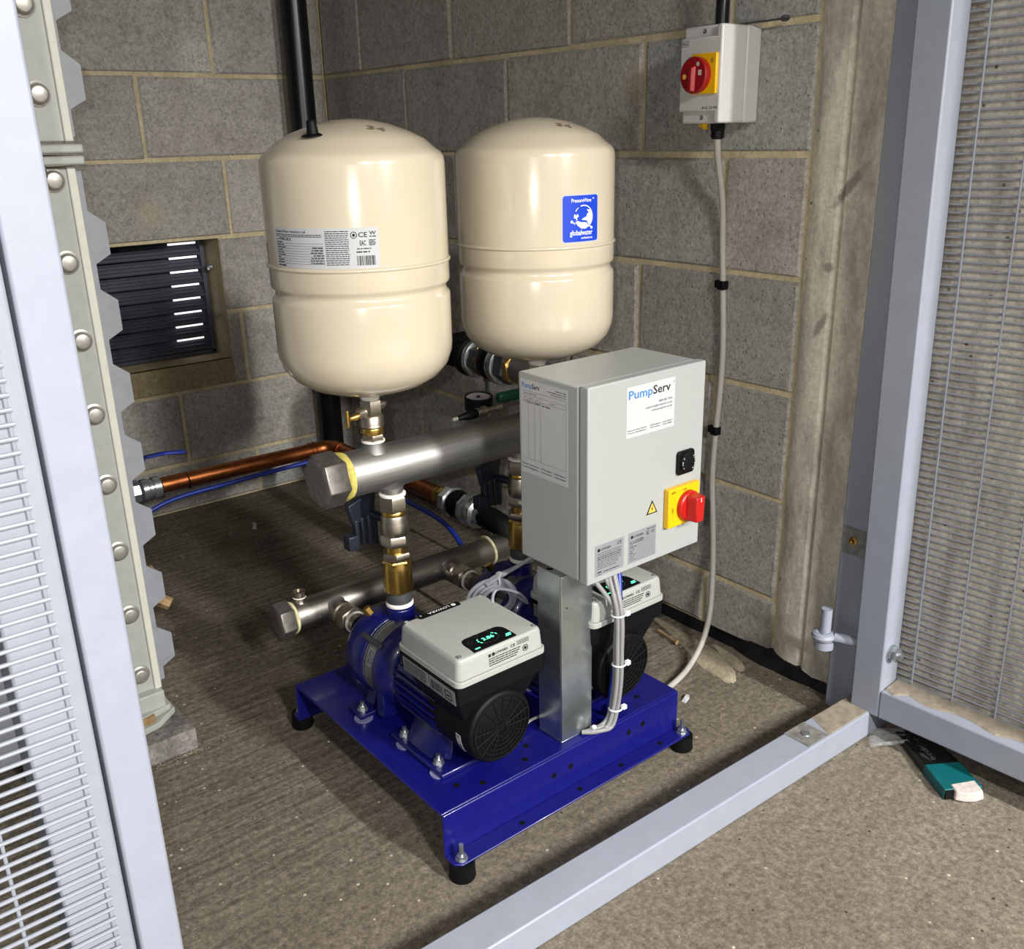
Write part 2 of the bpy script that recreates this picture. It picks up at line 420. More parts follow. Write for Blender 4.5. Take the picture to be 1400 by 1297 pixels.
# ---------------------------------------------------------------- setting
fb = MB().box(-6, 4, -9, .3, -.12, 0); tag(fb.build('floor', 'floor_concrete', smooth=0), kind='structure')
tag(MB().box(-6, 4, -9, .3, 2.72, 2.85).build('ceiling', 'ceiling_concrete', smooth=0), kind='structure')
Z0, CO = .148, .225                          # first bed joint, course height
HX0, HX1, HZ0, HZ1 = -.86, -.402, .455, .820   # opening for the vent
wb = MB()
for (x0, x1, z0, z1) in ((-4, HX0, 0, 2.72), (HX1, .0, 0, 2.72), (HX0, HX1, 0, HZ0), (HX0, HX1, HZ1, 2.72)):
    wb.box(x0, x1, .004, .16, z0, z1)
wall_b = tag(wb.build('wall_back', 'mortar', smooth=0), kind='structure')
wr = MB().box(.004, .16, -1.80, .16, .022, 2.72)
wall_r = tag(wr.build('wall_right', 'mortar', smooth=0), kind='structure')

def block_mesh(w_, h_, seed):
    rng = random.Random(seed); bm_ = MB(); j = lambda a: a+rng.uniform(-.0016, .0016); e = .006; dp = .0085
    o_ = [(j(0), j(0)), (j(w_), j(0)), (j(w_), j(h_)), (j(0), j(h_))]
    i_ = [(a+(e if a < w_/2 else -e)*rng.uniform(.4, 1.2), b_+(e if b_ < h_/2 else -e)*rng.uniform(.4, 1.2)) for a, b_ in o_]
    d1 = rng.uniform(-.0015, .0015)
    vs = [(a, .02, b_) for a, b_ in o_]+[(a, .0035, b_) for a, b_ in o_]+[(a, .0035-.0055+d1, b_) for a, b_ in i_]
    fs = [(4*k+i, 4*k+(i+1) % 4, 4*k+4+(i+1) % 4, 4*k+4+i) for k in (0, 1) for i in range(4)]+[(8, 9, 10, 11)]
    return bm_.add(vs, fs)
def lay(wall, spans, right):
    cache = {}; rng = random.Random(3)
    for (a0, a1, z0, z1) in spans:     # a = distance along the wall from its left end
        w_, h_ = a1-a0, z1-z0
        if w_ < .03 or h_ < .02: continue
        key = (round(w_, 3), round(h_, 3), rng.randrange(4))
        if key not in cache:
            o = block_mesh(w_, h_, hash(key) % 999).build('block', 'blockwork', wall, smooth=0, org=Vector((0, 0, 0)))
            cache[key] = o
        else:
            o = cache[key].copy(); COL.objects.link(o)
        if right: o.location = (0, a1, z0); o.rotation_euler = (0, 0, R(-90))
        else: o.location = (a0, 0, z0)
J = .0055
cour = [(.0, Z0)]+[(Z0+CO*k, Z0+CO*(k+1)) for k in range(0, 12)]
spans = []
for n_, (z0, z1) in enumerate(cour):
    k = n_-1                                   # course above bed k
    base = -.3581 if k % 2 == 1 else -.3581+.225
    xs = [0.0]+[base-.45*i for i in range(0, 9) if base-.45*i < -.02]
    for i in range(len(xs)-1):
        a0, a1 = xs[i+1]+J, xs[i]-(J if i else .004)
        zz0, zz1 = (z0+J if n_ else .004), min(z1-J, 2.72)
        if zz0 >= 2.70: continue
        if zz1 > HZ0 and zz0 < HZ1-.01 and a1 > HX0 and a0 < HX1:
            if a0 < HX0: spans.append((a0, HX0, zz0, zz1))
            if a1 > HX1: spans.append((HX1, a1, zz0, zz1))
        else: spans.append((a0, a1, zz0, zz1))
lay(wall_b, spans, False)
MB().box(HX0, HX1, -.003, .02, Z0+CO+J, HZ0).build('mortar_infill', 'mortar_patch', wall_b, bevel=.003)
spans = []
for n_, (z0, z1) in enumerate(cour):
    k = n_-1
    base = -.2277 if k % 2 == 1 else -.2277-.225
    ys = [0.0]+[base-.45*i for i in range(0, 5) if base-.45*i < -.02 and base-.45*i > -1.73]+[-1.772]
    for i in range(len(ys)-1):
        a0, a1 = ys[i+1]+J, ys[i]-(J if i else .004)
        zz0, zz1 = (z0+J if n_ else .024), min(z1-J, 2.72)
        if zz0 >= 2.70: continue
        spans.append((a0, a1, zz0, zz1))
lay(wall_r, spans, True)
# concrete column with a rounded arris, then the wall beyond the gate post
cm = MB(); prof = [(.10, -1.774), (.0, -1.776), (-.008, -1.792), (-.012, -1.812), (-.010, -1.838), (-.004, -1.846), (-.012, -1.856), (-.014, -1.935), (.10, -1.935)]
cm.frustum([(x, y, .018) for x, y in prof], [(x, y, 2.72) for x, y in prof])
tag(cm.build('column', 'column_concrete', smooth=30), kind='structure')
tag(MB().box(.0, .16, -3.3, -1.935, .016, 2.72).build('wall_outer', 'outer_concrete', smooth=0), kind='structure')

# damp course showing under the right wall
dp = MB(); rng = random.Random(11); pr = []
N = 46
for i in range(N+1):
    y = -.05-1.87*i/N; lump = (1 if y < -1.70 else 0)
    pr.append((-(.008+rng.uniform(0, .005)+lump*rng.uniform(.004, .018)), y, .018+rng.uniform(-.004, .004)+lump*rng.uniform(0, .012)))
for i in range(N):
    a, b_ = pr[i], pr[i+1]
    dp.frustum([(.006, a[1], .001), (a[0], a[1], .001), (b_[0], b_[1], .001), (.006, b_[1], .001)],
               [(.006, a[1], a[2]+.004), (a[0]*.5, a[1], a[2]), (b_[0]*.5, b_[1], b_[2]), (.006, b_[1], b_[2]+.004)])
tag(dp.build('damp_course_strip', 'dpc_black', smooth=25), 'crumpled black damp course strip along the foot of the right block wall', 'damp course')

# ---------------------------------------------------------------- vent in the back wall
vt = thing('wall_vent', 'dark grey louvred vent grille set back in the back wall opening', 'vent', (-.63, .13, HZ0))
VX0, VX1, VY = -.855, -.408, .122
fm = MB(); fm.box(VX1-.014, VX1, VY-.012, VY+.03, HZ0+.004, HZ1-.004).box(VX0, VX0+.014, VY-.012, VY+.03, HZ0+.004, HZ1-.004)
fm.box(VX0, VX1, VY-.012, VY+.03, HZ0+.002, HZ0+.014).box(VX0, VX1, VY-.012, VY+.03, HZ1-.014, HZ1-.002)
fm.build('frame', 'slat_grey', vt, bevel=.002)
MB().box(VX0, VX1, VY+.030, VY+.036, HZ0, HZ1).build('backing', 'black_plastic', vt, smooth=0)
pitch = (HZ1-HZ0-.03)/8
for i in range(8):
    zc = HZ0+.016+pitch*i; s_ = MB()
    x0, x1 = VX0+.014, VX1-.014
    s_.frustum([(x0, VY-.010, zc), (x1, VY-.010, zc), (x1, VY-.006, zc), (x0, VY-.006, zc)],
               [(x0, VY+.020, zc+pitch*.86), (x1, VY+.020, zc+pitch*.86), (x1, VY+.024, zc+pitch*.86), (x0, VY+.024, zc+pitch*.86)])
    for q in (.12, .38, .64):
        s_.box(x0, x1, VY-.0145+.030*q, VY-.004+.030*q, zc+pitch*.86*q, zc+pitch*.86*q+.0035)
    s_.build('slat', 'slat_grey', vt, smooth=0)
    xs_ = VX1-.022-.004*(7-i)*.4
    MB().box(xs_-.085, xs_, VY-.004, VY+.003, zc+pitch*.86-.001, zc+pitch*.86+(.0055 if i else .010)).build('daylight_glow_strip', 'daylight_glow', vt, smooth=0)  # glowing strip stands in for daylight coming through the louvre
for z in (.58, .73):
    MB().cyl((VX1+.001, .07, z), (VX1-.010, .07, z), .010, 10).build('fixing', 'zinc_bright', vt)

# black soil pipe in the corner
sp = MB().cyl((-.119, -.062, .0), (-.119, -.062, 2.72), .040, 28)
for z in (.02, 1.95): sp.cyl((-.119, -.062, z), (-.119, -.062, z+.06), .047, 28)
tag(sp.build('drain_pipe', 'black_pipe', org=Vector((-.119, -.062, 0))), 'tall black plastic drain pipe standing in the wall corner', 'pipe')

# ---------------------------------------------------------------- water tank at the left
TY = -1.20                                    # front face of the corner flange
wt = thing('water_tank', 'pale grey bolted sectional water tank standing at the left edge', 'tank', (-1.6, -.7, .07))
def flange(z0, z1, x1):
    f = MB(); f.box(-1.30, x1-.012, TY, TY+.012, z0, z1)
    o = f.build('corner_flange', 'tank_grey', wt, bevel=.002)
    MB().box(x1-.0135, x1, TY-.004, TY+.014, z0, z1).build('flange_rim', 'tank_rim', wt, bevel=.002)
flange(.128, 1.062, -1.108); flange(1.098, 2.10, -1.103)
bolt0 = None
for z in [.168+.1249*i for i in range(8)]+[1.166, 1.288]+[1.41+.125*i for i in range(5)]:
    if bolt0 is None:
        bm_ = MB().lathe([(.0185, 0), (.0185, .002), (.0150, .0028), (.0140, .0035), (.0140, .0105), (.0125, .0125), (.0105, .0132), (.0, .0136)], (0, 0, 0), (0, -1, 0), 18)
        bolt0 = bm_.build('bolt', 'bolt_steel', wt, org=Vector((0, 0, 0))); o = bolt0
    else: o = inst(bolt0, wt, (0, 0, 0))
    o.location = Vector((-1.1435, TY-.0005, z))-Vector(wt['org'])
def wave(z0, z1, first):
    # scalloped panel flange: a lug round every bolt
    pts = [(-1.13, z0)]; xv, xl = -1.096, -1.071
    zc = first
    prof = [(xv, z0)]
    while zc < z1-.03:
        prof += [(xv, zc-.050), (xl, zc-.036), (xl, zc+.014), (xv, zc+.034)]; zc += .1249
    prof.append((xv, z1))
    for nm, mt, y0, y1, dx in (('lug_flange', 'tank_panel', TY+.013, TY+.030, 0),):
        f = MB(); loop = [(-1.14, z0)]+prof+[(-1.14, z1)]
        # built lug by lug so every face is a clean quad
        for i in range(len(prof)-1):
            a, b_ = prof[i], prof[i+1]
            f.frustum([(-1.14, y0, a[1]), (a[0], y0, a[1]), (b_[0], y0, b_[1]), (-1.14, y0, b_[1])],
                      [(-1.14, y1+.035, a[1]), (a[0]-.012, y1+.035, a[1]), (b_[0]-.012, y1+.035, b_[1]), (-1.14, y1+.035, b_[1])])
        f.build(nm, mt, wt, smooth=0)
wave(.135, 1.055, .210); wave(1.105, 2.08, 1.195)
MB().box(-2.3, -1.30, TY+.004, -.10, .072, 1.062).build('lower_panel', 'tank_panel', wt, bevel=.004)
MB().box(-2.3, -1.30, TY+.004, -.10, 1.098, 2.10).build('upper_panel', 'tank_panel', wt, bevel=.004)
MB().box(-1.31, -1.145, TY+.05, -.10, .072, 2.10).build('end_panel', 'tank_panel', wt, bevel=.004)
for i, z in enumerate((1.064, 1.081)):
    MB().box(-1.31, -1.098+.002*i, TY-.022-.004*(1-i), -.3, z, z+.0135).build('joint_flange', 'tank_grey', wt, bevel=.003)
g = MB(); g.hexa((-1.165, TY-.012, 1.047), (-1.165, TY-.012, 1.064), .013); g.cyl((-1.165, TY-.012, 1.024), (-1.165, TY-.012, 1.047), .005, 10)
g.build('joint_bolt', 'zinc_bright', wt)
MB().prism([(-1.31, -.08), (-1.103, -.02), (-1.100, .02), (-1.14, .2), (-1.31, .2)], plane((0, TY, 0), (1, 0, 0), (0, 1, 0)), .086, .098).build('foot_flange', 'tank_grey', wt, bevel=.002)
f = MB(); f.frustum([(-1.31, TY-.085, .071), (-1.135, TY-.045, .071), (-1.094, TY-.012, .071), (-1.094, TY+.1, .071), (-1.31, TY+.1, .071)],
                    [(-1.31, TY-.085, .083), (-1.135, TY-.045, .083), (-1.094, TY-.012, .083), (-1.094, TY+.1, .083), (-1.31, TY+.1, .083)])
f.build('foot_plate', 'tank_grey', wt, bevel=.002)
MB().hexa((-1.150, TY-.030, .083), (-1.150, TY-.030, .097), .014).build('foot_bolt', 'rust_tan', wt)
MB().box(-1.31, -1.11, TY-.02, TY+.012, .083, .130).build('foot_angle', 'tank_grey', wt, bevel=.003)
g = MB(); g.lathe([(.020, 0), (.026, .004), (.026, .036), (.020, .040)], (-1.03, -.86, .20), (1, -.1, 0), 20)
g.lathe([(.015, 0), (.015, .02)], (-1.09, -.86, .20), (1, 0, 0), 12); g.cyl((-1.10, -.86, .20), (-1.03, -.86, .20), .014, 12)
g.hexa((-1.005, -.87, .155), (-.975, -.89, .135), .014); g.cyl((-1.10, -.86, .185), (-1.0, -.87, .155), .011, 10)
g.build('drain_plug', 'rust_tan', wt)
blk = MB().box(-1.30, -1.072, -1.249, -1.12, 0, .045); blk.box(-1.30, -1.10, -1.2, -.25, 0, .0705)
tag(blk.build('support_block', 'dark_concrete', bevel=.003, org=Vector((-1.19, -1.18, 0))), 'dark concrete block on the floor under the grey water tank corner', 'block')
MB_ = MB

# ---------------------------------------------------------------- gate frame, mesh panel and mesh gate
GF = thing('gate_frame', 'light grey steel gate frame with floor threshold and two posts', 'gate frame', (-.7, -2.0, 0))
rot = R(-1.9)
def thr(x, y, z):     # threshold runs from post to post, a touch off square
    return (x, -1.968+(-.0333)*(x+1.40)/1.35*1.15+y, z)
t_ = MB(); t_.frustum([thr(-1.392, -.048, .0), thr(-.0, -.048, .0), thr(-.0, .012, .0), thr(-1.392, .012, .0)],
                      [thr(-1.392, -.048, .054), thr(-.0, -.048, .054), thr(-.0, .012, .054), thr(-1.392, .012, .054)])
thr_o = t_.build('threshold', 'frame_paint', GF, bevel=.003)
pl = MB(); pl.frustum([thr(-.262, -.043, .0543), thr(-.205, -.043, .0543), thr(-.205, .010, .0543), thr(-.262, .010, .0543)],
                      [thr(-.262, -.043, .0555), thr(-.205, -.043, .0555), thr(-.205, .010, .0555), thr(-.262, .010, .0555)])
pl.build('fixing_plate', 'zinc_plate', thr_o, smooth=0)
MB().lathe([(.009, 0), (.008, .002), (.004, .003)], thr(-.234, -.016, .0555), (0, 0, 1), 14).build('fixing_screw', 'zinc_bright', thr_o)
dm = MB(); dm.frustum([thr(-.204, -.044, .0542), thr(-.05, -.044, .0542), thr(-.05, .010, .0542), thr(-.18, .010, .0542)],
                      [thr(-.200, -.043, .0552), thr(-.05, -.043, .0552), thr(-.05, .008, .0552), thr(-.172, .008, .0552)])
dm.build('settled_dust', 'dust_tan', thr_o, smooth=0)
MB().box(-.050, -.002, -1.995, -1.938, 0, 2.4).build('post', 'frame_paint', GF, bevel=.003)
MB().box(-1.3905, -1.349, -2.0, -1.945, 0, 2.4).build('post', 'frame_paint', GF, bevel=.003)
pp = MB().box(-.0515, -.050, -1.992, -1.940, .338, .392).build('fixing_plate', 'zinc_plate', GF, smooth=0)
MB().lathe([(.0085, 0), (.008, .003), (.0045, .0045), (.0045, .002)], (-.0515, -1.965, .367), (-1, 0, 0), 14).build('fixing_screw', 'brass', pp)

def wire_mesh(parent, x0, x1, zs, xs_, yh, yv, rh, rv, z0, z1, mat):
    h = MB().cyl((x0, 0, 0), (x1, 0, 0), rh, 8).build('wire', mat, parent, org=Vector((0, 0, 0)))
    for i, z in enumerate(zs):
        o = h if i == 0 else inst(h, parent, (0, 0, 0)); o.location = (0, yh, z)
    v = MB().cyl((0, 0, z0), (0, 0, z1), rv, 8).build('wire', mat, parent, org=Vector((0, 0, 0)))
    for i, x in enumerate(xs_):
        o = v if i == 0 else inst(v, parent, (0, 0, 0)); o.location = (x, yv, 0)

# left: fixed panel of welded mesh in front of its box frame (panel x runs to the left of the jamb)
LP = thing('mesh_screen', 'fixed pale mesh screen at the left edge beside the gate jamb', 'mesh screen', (-1.394, -2.0, 0))
L_ = -.95
q = MB().box(-.057, 0, -.0, .055, .03, 2.4).build('stile', 'mesh_paint', LP, bevel=.003, org=Vector((0, 0, 0)))
MB().box(L_, -.057, -.0, .055, .03, .083).build('bottom_rail', 'mesh_paint', LP, bevel=.003, org=Vector((0, 0, 0)))
MB().box(L_, L_+.057, -.0, .055, .083, 2.4).build('stile', 'mesh_paint', LP, bevel=.003, org=Vector((0, 0, 0)))
wire_mesh(LP, L_+.015, -.0145, [.066+.01215*i for i in range(88)], [-.0175-.0762*i for i in range(12)], -.0052, -.0015, .0021, .0019, .05, 1.2, 'mesh_paint')

# right: gate leaf standing open against the outer wall
RG = thing('mesh_gate', 'grey mesh gate standing open at the right edge', 'gate', (-.028, -2.012, .05))
# local axes: x along the leaf, y into the leaf towards the opening side
RG.rotation_euler = (R(0), R(0), R(-90+1.2))
RG.rotation_euler = (Matrix.Rotation(-.0165, 3, 'X') @ Matrix.Rotation(R(-90+1.2), 3, 'Z')).to_euler()
GL = .92; O0 = Vector((0, 0, 0))
MB().box(0, .057, -.058, 0, 0, 2.1).build('stile', 'frame_paint', RG, bevel=.003, org=O0)
MB().box(GL-.057, GL, -.058, 0, 0, 2.1).build('stile', 'frame_paint', RG, bevel=.003, org=O0)
br = MB().box(.057, GL-.057, -.058, 0, 0, .056).build('bottom_rail', 'frame_paint', RG, bevel=.003, org=O0)
du = MB(); rng = random.Random(5); pv = -.046
for i in range(40):
    a, b_ = .060+(GL-.12)*i/40, .060+(GL-.12)*(i+1)/40; nv = -.030-.016*math.sin(i*.55)**2*rng.uniform(.4, 1.) if i else -.054
    du.frustum([(a, pv, .0562), (b_, nv, .0562), (b_, -.0005, .0562), (a, -.0005, .0562)], [(a, pv+.004, .058), (b_, nv+.004, .058), (b_, -.0005, .060), (a, -.0005, .060)]); pv = nv
du.build('settled_dust', 'dust_tan', br, smooth=0, org=O0)
wire_mesh(RG, .050, GL-.05, [.0585+.0127*i for i in range(100)], [.0865+.0762*i for i in range(11)], .004, .0, .00165, .0019, .04, 1.36, 'mesh_paint')
# eye bolt through the stile, its nut, and the pin on the post
nb = MB().hexa((.072, -.040, .128), (.072, -.040, .1281), .001)
nt_ = MB(); nt_.lathe([(.0165, 0), (.0165, .0025)], (.0575, -.034, .128), (1, 0, 0), 18); nt_.hexa((.060, -.034, .128), (.073, -.034, .128), .0145, .1, .3); nt_.cyl((.06, -.034, .128), (.079, -.034, .128), .0075, 12)
nt_.build('nut', 'zinc_bright', RG, org=O0)
eb = MB(); eb.cyl((0, -.040, .128), (-.045, -.055, .128), .0095, 12); eb.ring((-.064, -.064, .128), (0, 0, 1), .0145, .0085, 20, 8)
eb.build('hinge_eye', 'frame_paint', RG, org=O0)
hp = MB(); hp.cyl((-.088, -1.947, .150), (-.088, -1.947, .232), .0105, 14); hp.cyl((-.088, -1.947, .150), (-.088, -1.947, .166), .019, 16); hp.cyl((-.04, -1.95, .157), (-.088, -1.947, .157), .009, 12)
hp.build('hinge_pin', 'frame_paint', GF)

# ---------------------------------------------------------------- blue base frame
BX0, BX1, BYF, BYB, BH = -.902, -.366, -1.822, -1.336, .110
bs = thing('pump_base', 'folded blue steel base frame carrying both pumps on the floor', 'base frame', (-.632, -1.58, 0))
HY = [(-.842, -1.77), (-.792, -1.795), (-.66, -1.812), (-.45, -1.78), (-.52, -1.70)]
prof = [(BYF-.034, .028), (BYF-.034, .032), (BYF-.004, .032), (BYF-.004, .106), (BYF-.001, BH), (BYB+.001, BH), (BYB+.004, .106), (BYB+.004, .032), (BYB+.036, .032), (BYB+.036, .028),
        (BYB-.001, .028), (BYB-.001, BH-.005), (BYF+.001, BH-.005), (BYF+.001, .028)]
k_ = MB()
def quadx(y0, y1, z0, z1, ch=0.):
    k_.box(BX0, BX1, y0, y1, z0, z1)
k_.box(BX0, BX1, BYF, BYB, BH-.005, BH)
k_.box(BX0, BX1, BYF-.0045, BYF, .028, BH-.001); k_.box(BX0, BX1, BYB, BYB+.0045, .028, BH-.001)
for (y0, y1) in ((BYF-.036, BYF-.0045), (BYB+.0045, BYB+.036)):
    s_ = 1 if y1 > -1.5 else -1; yo = y1 if s_ > 0 else y0; yi = y0 if s_ > 0 else y1
    k_.frustum([(BX0, yi, .028), (BX1+.012, yi, .028), (BX1+.012, yo-s_*.012, .028), (BX1, yo, .028), (BX0+.012, yo, .028), (BX0, yo-s_*.010, .028)],
               [(BX0, yi, .0325), (BX1+.012, yi, .0325), (BX1+.012, yo-s_*.012, .0325), (BX1, yo, .0325), (BX0+.012, yo, .0325), (BX0, yo-s_*.010, .0325)])
frame_o = k_.build('frame', 'blue_paint', bs, bevel=.0025, seg=3)
hl = MB()
for x, y in ((-.842, -1.780), (-.806, -1.802), (-.716, -1.800), (-.690, -1.772), (-.44, -1.79)):
    hl.lathe([(.0055, 0), (.0055, .0004)], (x, y, BH), (0, 0, 1), 12)
for x, z in ((-.675, .073), (-.637, .074), (-.497, .078), (-.46, .080)):
    hl.lathe([(.0055, 0), (.0055, .0004)], (x, BYF-.0045, z), (0, -1, 0), 12)
for x, y in ((-.76, BYF-.022), (-.63, BYF-.020), (-.53, BYF-.020), (-.43, BYF-.020)):
    hl.lathe([(.005, 0), (.005, .0004)], (x, y, .0325), (0, 0, 1), 12)
hl.build('hole', 'black_rubber', bs, smooth=0)
foot = None
for x in (-.884, -.374):
    for y in (BYF-.024, BYB+.026):
        o_ = Vector((x, y, 0))
        f = MB().lathe([(.0205, 0), (.0215, .003), (.0205, .012), (.0205, .028)], (x, y, 0), (0, 0, 1), 24).build('rubber_foot', 'black_rubber', bs)
        g = MB(); g.lathe([(.010, .0325), (.010, .034)], (x, y, 0), (0, 0, 1), 16); g.hexa((x, y, .034), (x, y, .040), .0085); g.cyl((x, y, .04), (x, y, .060), .0038, 10)
        g.build('foot_bolt', 'zinc_bright', f)

# ---------------------------------------------------------------- pumps
def make_pump(label, org):
    P_ = thing('water_pump', label, 'pump', org, 'pumps on the blue base')
    P_['org'] = (0, 0, 0); A = .090          # local axis height; y towards the back wall
    c = MB(); c.lathe([(.030, .098), (.034, .080), (.058, .066), (.078, .056), (.082, .046), (.082, .004), (.078, -.002), (.074, -.002)], (0, 0, A), (0, 1, 0), 40)
    c.lathe([(.026, .06), (.026, .094), (.024, .096)], (.011, 0, A), (0, 0, 1), 24)
    c.frustum([(-.10, -.024, 0), (.10, -.024, 0), (.10, .020, 0), (-.10, .020, 0)], [(-.10, -.024, .010), (.10, -.024, .010), (.10, .020, .010), (-.10, .020, .010)])
    c.frustum([(-.066, -.010, .010), (.066, -.010, .010), (.066, .016, .010), (-.066, .016, .010)], [(-.05, -.006, .05), (.05, -.006, .05), (.05, .014, .05), (-.05, .014, .05)])
    cs = c.build('pump_casing', 'blue_cast', P_, bevel=.002)
    s_ = MB().lathe([(.073, 0), (.075, -.004), (.075, -.036), (.073, -.040)], (0, 0, A), (0, 1, 0), 40).build('pump_sleeve', 'stainless', P_)
    bd = MB()
    for y in (-.006, -.012): bd.ring((0, y, A), (0, 1, 0), .0762, .0014, 40, 6)
    bd.build('sleeve_band', 'stainless', s_)
    fn = on_cyl(0, 0, 0, 0, 0)
    def sl(u, v, h=0.):       # sleeve sticker, u round the sleeve, v along it
        an = R(158)+u/.075; return Vector(((.0757+h)*math.cos(an), -.014-v, A+(.0757+h)*math.sin(an)))
    st = MB(); strip(st, sl, -.016, .016, .0, .018, 4, -.0005, .0004); so = st.build('sticker', 'silver_label', s_, smooth=0)
    pr_ = MB(); rng = random.Random(2)
    for i in range(4): small_print(pr_, sl, -.013, .012, .003+.0036*i, .0014 if i else .0022, rng)
    pr_.build('print', 'ink', s_, smooth=0)
    rod = MB().cyl((-.060, .010, A+.056), (-.060, -.046, A+.056), .0055, 12).build('tie_rod', 'grey_plastic', P_)
    rp = MB().cyl((-.034, .030, A+.082), (-.040, .034, A+.094), .008, 6).build('vent_plug', 'brass', P_)
    a = MB(); a.lathe([(.076, -.034), (.080, -.038), (.080, -.060), (.070, -.074), (.062, -.080)], (0, 0, A), (0, 1, 0), 40)
    a.box(-.074, .074, -.062, -.040, .012, .062)
    a.build('motor_adapter', 'blue_cast', P_, bevel=.002)
    mt = MB(); mt.lathe([(.060, -.078), (.060, -.215)], (0, 0, A), (0, 1, 0), 32)
    for i in range(30):
        an = 2*math.pi*i/30; dx, dz = math.cos(an), math.sin(an); tx, tz = -dz, dx
        p = lambda rr, tt, y: (dx*rr+tx*tt, y, A+dz*rr+tz*tt)
        mt.frustum([p(.057, -.0016, -.088), p(.057, .0016, -.088), p(.057, .0016, -.212), p(.057, -.0016, -.212)], [p(.0685, -.0009, -.090), p(.0685, .0009, -.090), p(.0685, .0009, -.212), p(.0685, -.0009, -.212)])
    mt.build('motor', 'blue_cast', P_, smooth=30)
    ft = MB(); ft.box(-.086, .086, -.256, -.100, 0, .010)
    for s2 in (-1, 1):
        ft.frustum([(s2*.050, -.235, .010), (s2*.078, -.208, .010), (s2*.078, -.140, .010), (s2*.050, -.108, .010)], [(s2*.035, -.225, .050), (s2*.044, -.205, .050), (s2*.044, -.135, .050), (s2*.035, -.115, .050)])
    ft.build('motor_foot', 'blue_cast', P_, bevel=.003)
    for (x, y) in ((-.085, -.006), (.085, -.006), (-.070, -.122), (-.070, -.224), (.070, -.122), (.070, -.224)):
        wz = MB().lathe([(.017, .0), (.017, .0022)], (x-.006 if x < 0 else x+.006, y-.012, .0), (0, 0, 1), 24).build('washer', 'washer_grey', P_)
        g = MB(); g.lathe([(.010, .010), (.010, .0117)], (x, y, 0), (0, 0, 1), 16); g.hexa((x, y, .0117), (x, y, .0185), .0078); g.cyl((x, y, .0185), (x, y, .026), .0040, 10)
        g.build('bolt', 'zinc_bright', P_)
    e = MB(); e.lathe([(.062, -.188), (.064, -.192), (.064, -.298), (.0615, -.304), (.057, -.306)], (0, 0, A), (0, 1, 0), 40)
    e.frustum([(-.050, -.282, A), (.050, -.282, A), (.050, -.180, A), (-.050, -.180, A)], [(-.080, -.306, .165), (.080, -.306, .165), (.080, -.156, .165), (-.080, -.156, .165)])
    e.frustum([(-.084, -.312, .165), (.084, -.312, .165), (.084, -.152, .165), (-.084, -.152, .165)], [(-.087, -.314, .200), (.087, -.314, .200), (.087, -.149, .200), (-.087, -.149, .200)])
    eo = e.build('drive_housing', 'black_plastic', P_, bevel=.002)
    gm = MB(); gm.ring((0, -.307, A), (0, 1, 0), .055, .0016, 36, 6)
    for rr in (.047, .039, .031, .023, .015): gm.ring((0, -.307, A), (0, 1, 0), rr, .0011, 32, 5)
    for i in range(8):
        an = math.pi*i/8+.3; ca, sa = math.cos(an), math.sin(an)
        gm.cyl((ca*.008, -.307, A+sa*.008), (ca*.054, -.307, A+sa*.054), .0012, 6); gm.cyl((-ca*.008, -.307, A-sa*.008), (-ca*.054, -.307, A-sa*.054), .0012, 6)
    gm.build('fan_grille', 'black_rubber', eo)
    def al(u, v, h=0.):       # rotation sticker on the round end
        an = R(196)+v/.0642; return Vector(((.0642+h)*math.cos(an), -.276-u, A+(.0642+h)*math.sin(an)))
    am = MB(); strip(am, lambda u, v, h=0.: al(v, u, h), -.018, .018, -.006, .006, 6, -.0003, .0004); so = am.build('arrow_sticker', 'paper', eo, smooth=0)
    am = MB(); rect(am, al, -.0018, .0018, -.014, .006); am.add([al(-.0045, -.008 if False else .004, .0006), al(.0045, .004, .0006), al(0, -.004 if False else .015, .0006)], [(0, 1, 2)])
    rect(am, al, -.0045, .0045, -.0155, -.0145); am.build('arrow_mark', 'ink', eo, smooth=0)
    lf = lambda u, v, h=0.: Vector((-.0842-(v*.075)-h, -.160-u, .162+v))
    for (u0_, u1_, sd) in ((.000, .072, 4), (.075, .144, 9)):
        lm = MB(); lm.prism([(u0_, .002), (u1_, .002), (u1_, .027), (u0_, .027)], lf, -.0005, .0006); lm.build('side_label', 'silver_label', eo, smooth=0)
    lm = MB(); rng = random.Random(12)
    for i in range(6): small_print(lm, lf, .004, .066, .005+.0036*i, .0015, rng, .0010)
    for i in range(14): rect(lm, lf, .080+.0024*i, .080+.0024*i+rng.choice((.0008, .0015)), .006, .022, .0010)
    for (a_, b_) in ((.118, .006), (.118, .020)): rect(lm, lf, a_, a_+.018, b_, b_+.0018, .0010)
    rect(lm, lf, .118, .120, .006, .021, .0010); rect(lm, lf, .134, .136, .006, .021, .0010); rect(lm, lf, .123, .131, .012, .0155, .0010)
    lm.build('side_print', 'ink', eo, smooth=0)
    # pale cover
    cv = MB(); W, Y0, Y1 = .0885, -.3175, -.1465
    def rp_(w_, y0, y1, r, z): return [Vector((a, b_, z)) for a, b_ in rrect(2*w_, y1-y0, r, 4, 0, (y0+y1)/2)]
    cv.frustum(rp_(W, Y0, Y1, .012, .1985), rp_(W, Y0, Y1, .012, .2085))
    loops = [rp_(W-.003, Y0+.003, Y1-.003, .011, .2085), rp_(W-.0055, Y0+.0055, Y1-.0055, .010, .238), rp_(W-.0085, Y0+.0085, Y1-.0085, .009, .2432), rp_(W-.020, Y0+.020, Y1-.020, .008, .2446)]
    for a_, b_ in zip(loops[:-1], loops[1:]): cv.frustum(a_, b_)
    cvo = cv.build('drive_cover', 'drive_grey', P_, bevel=.0012, smooth=50)
    T_ = plane((0, 0, .2448), (1, 0, 0), (0, 1, 0))
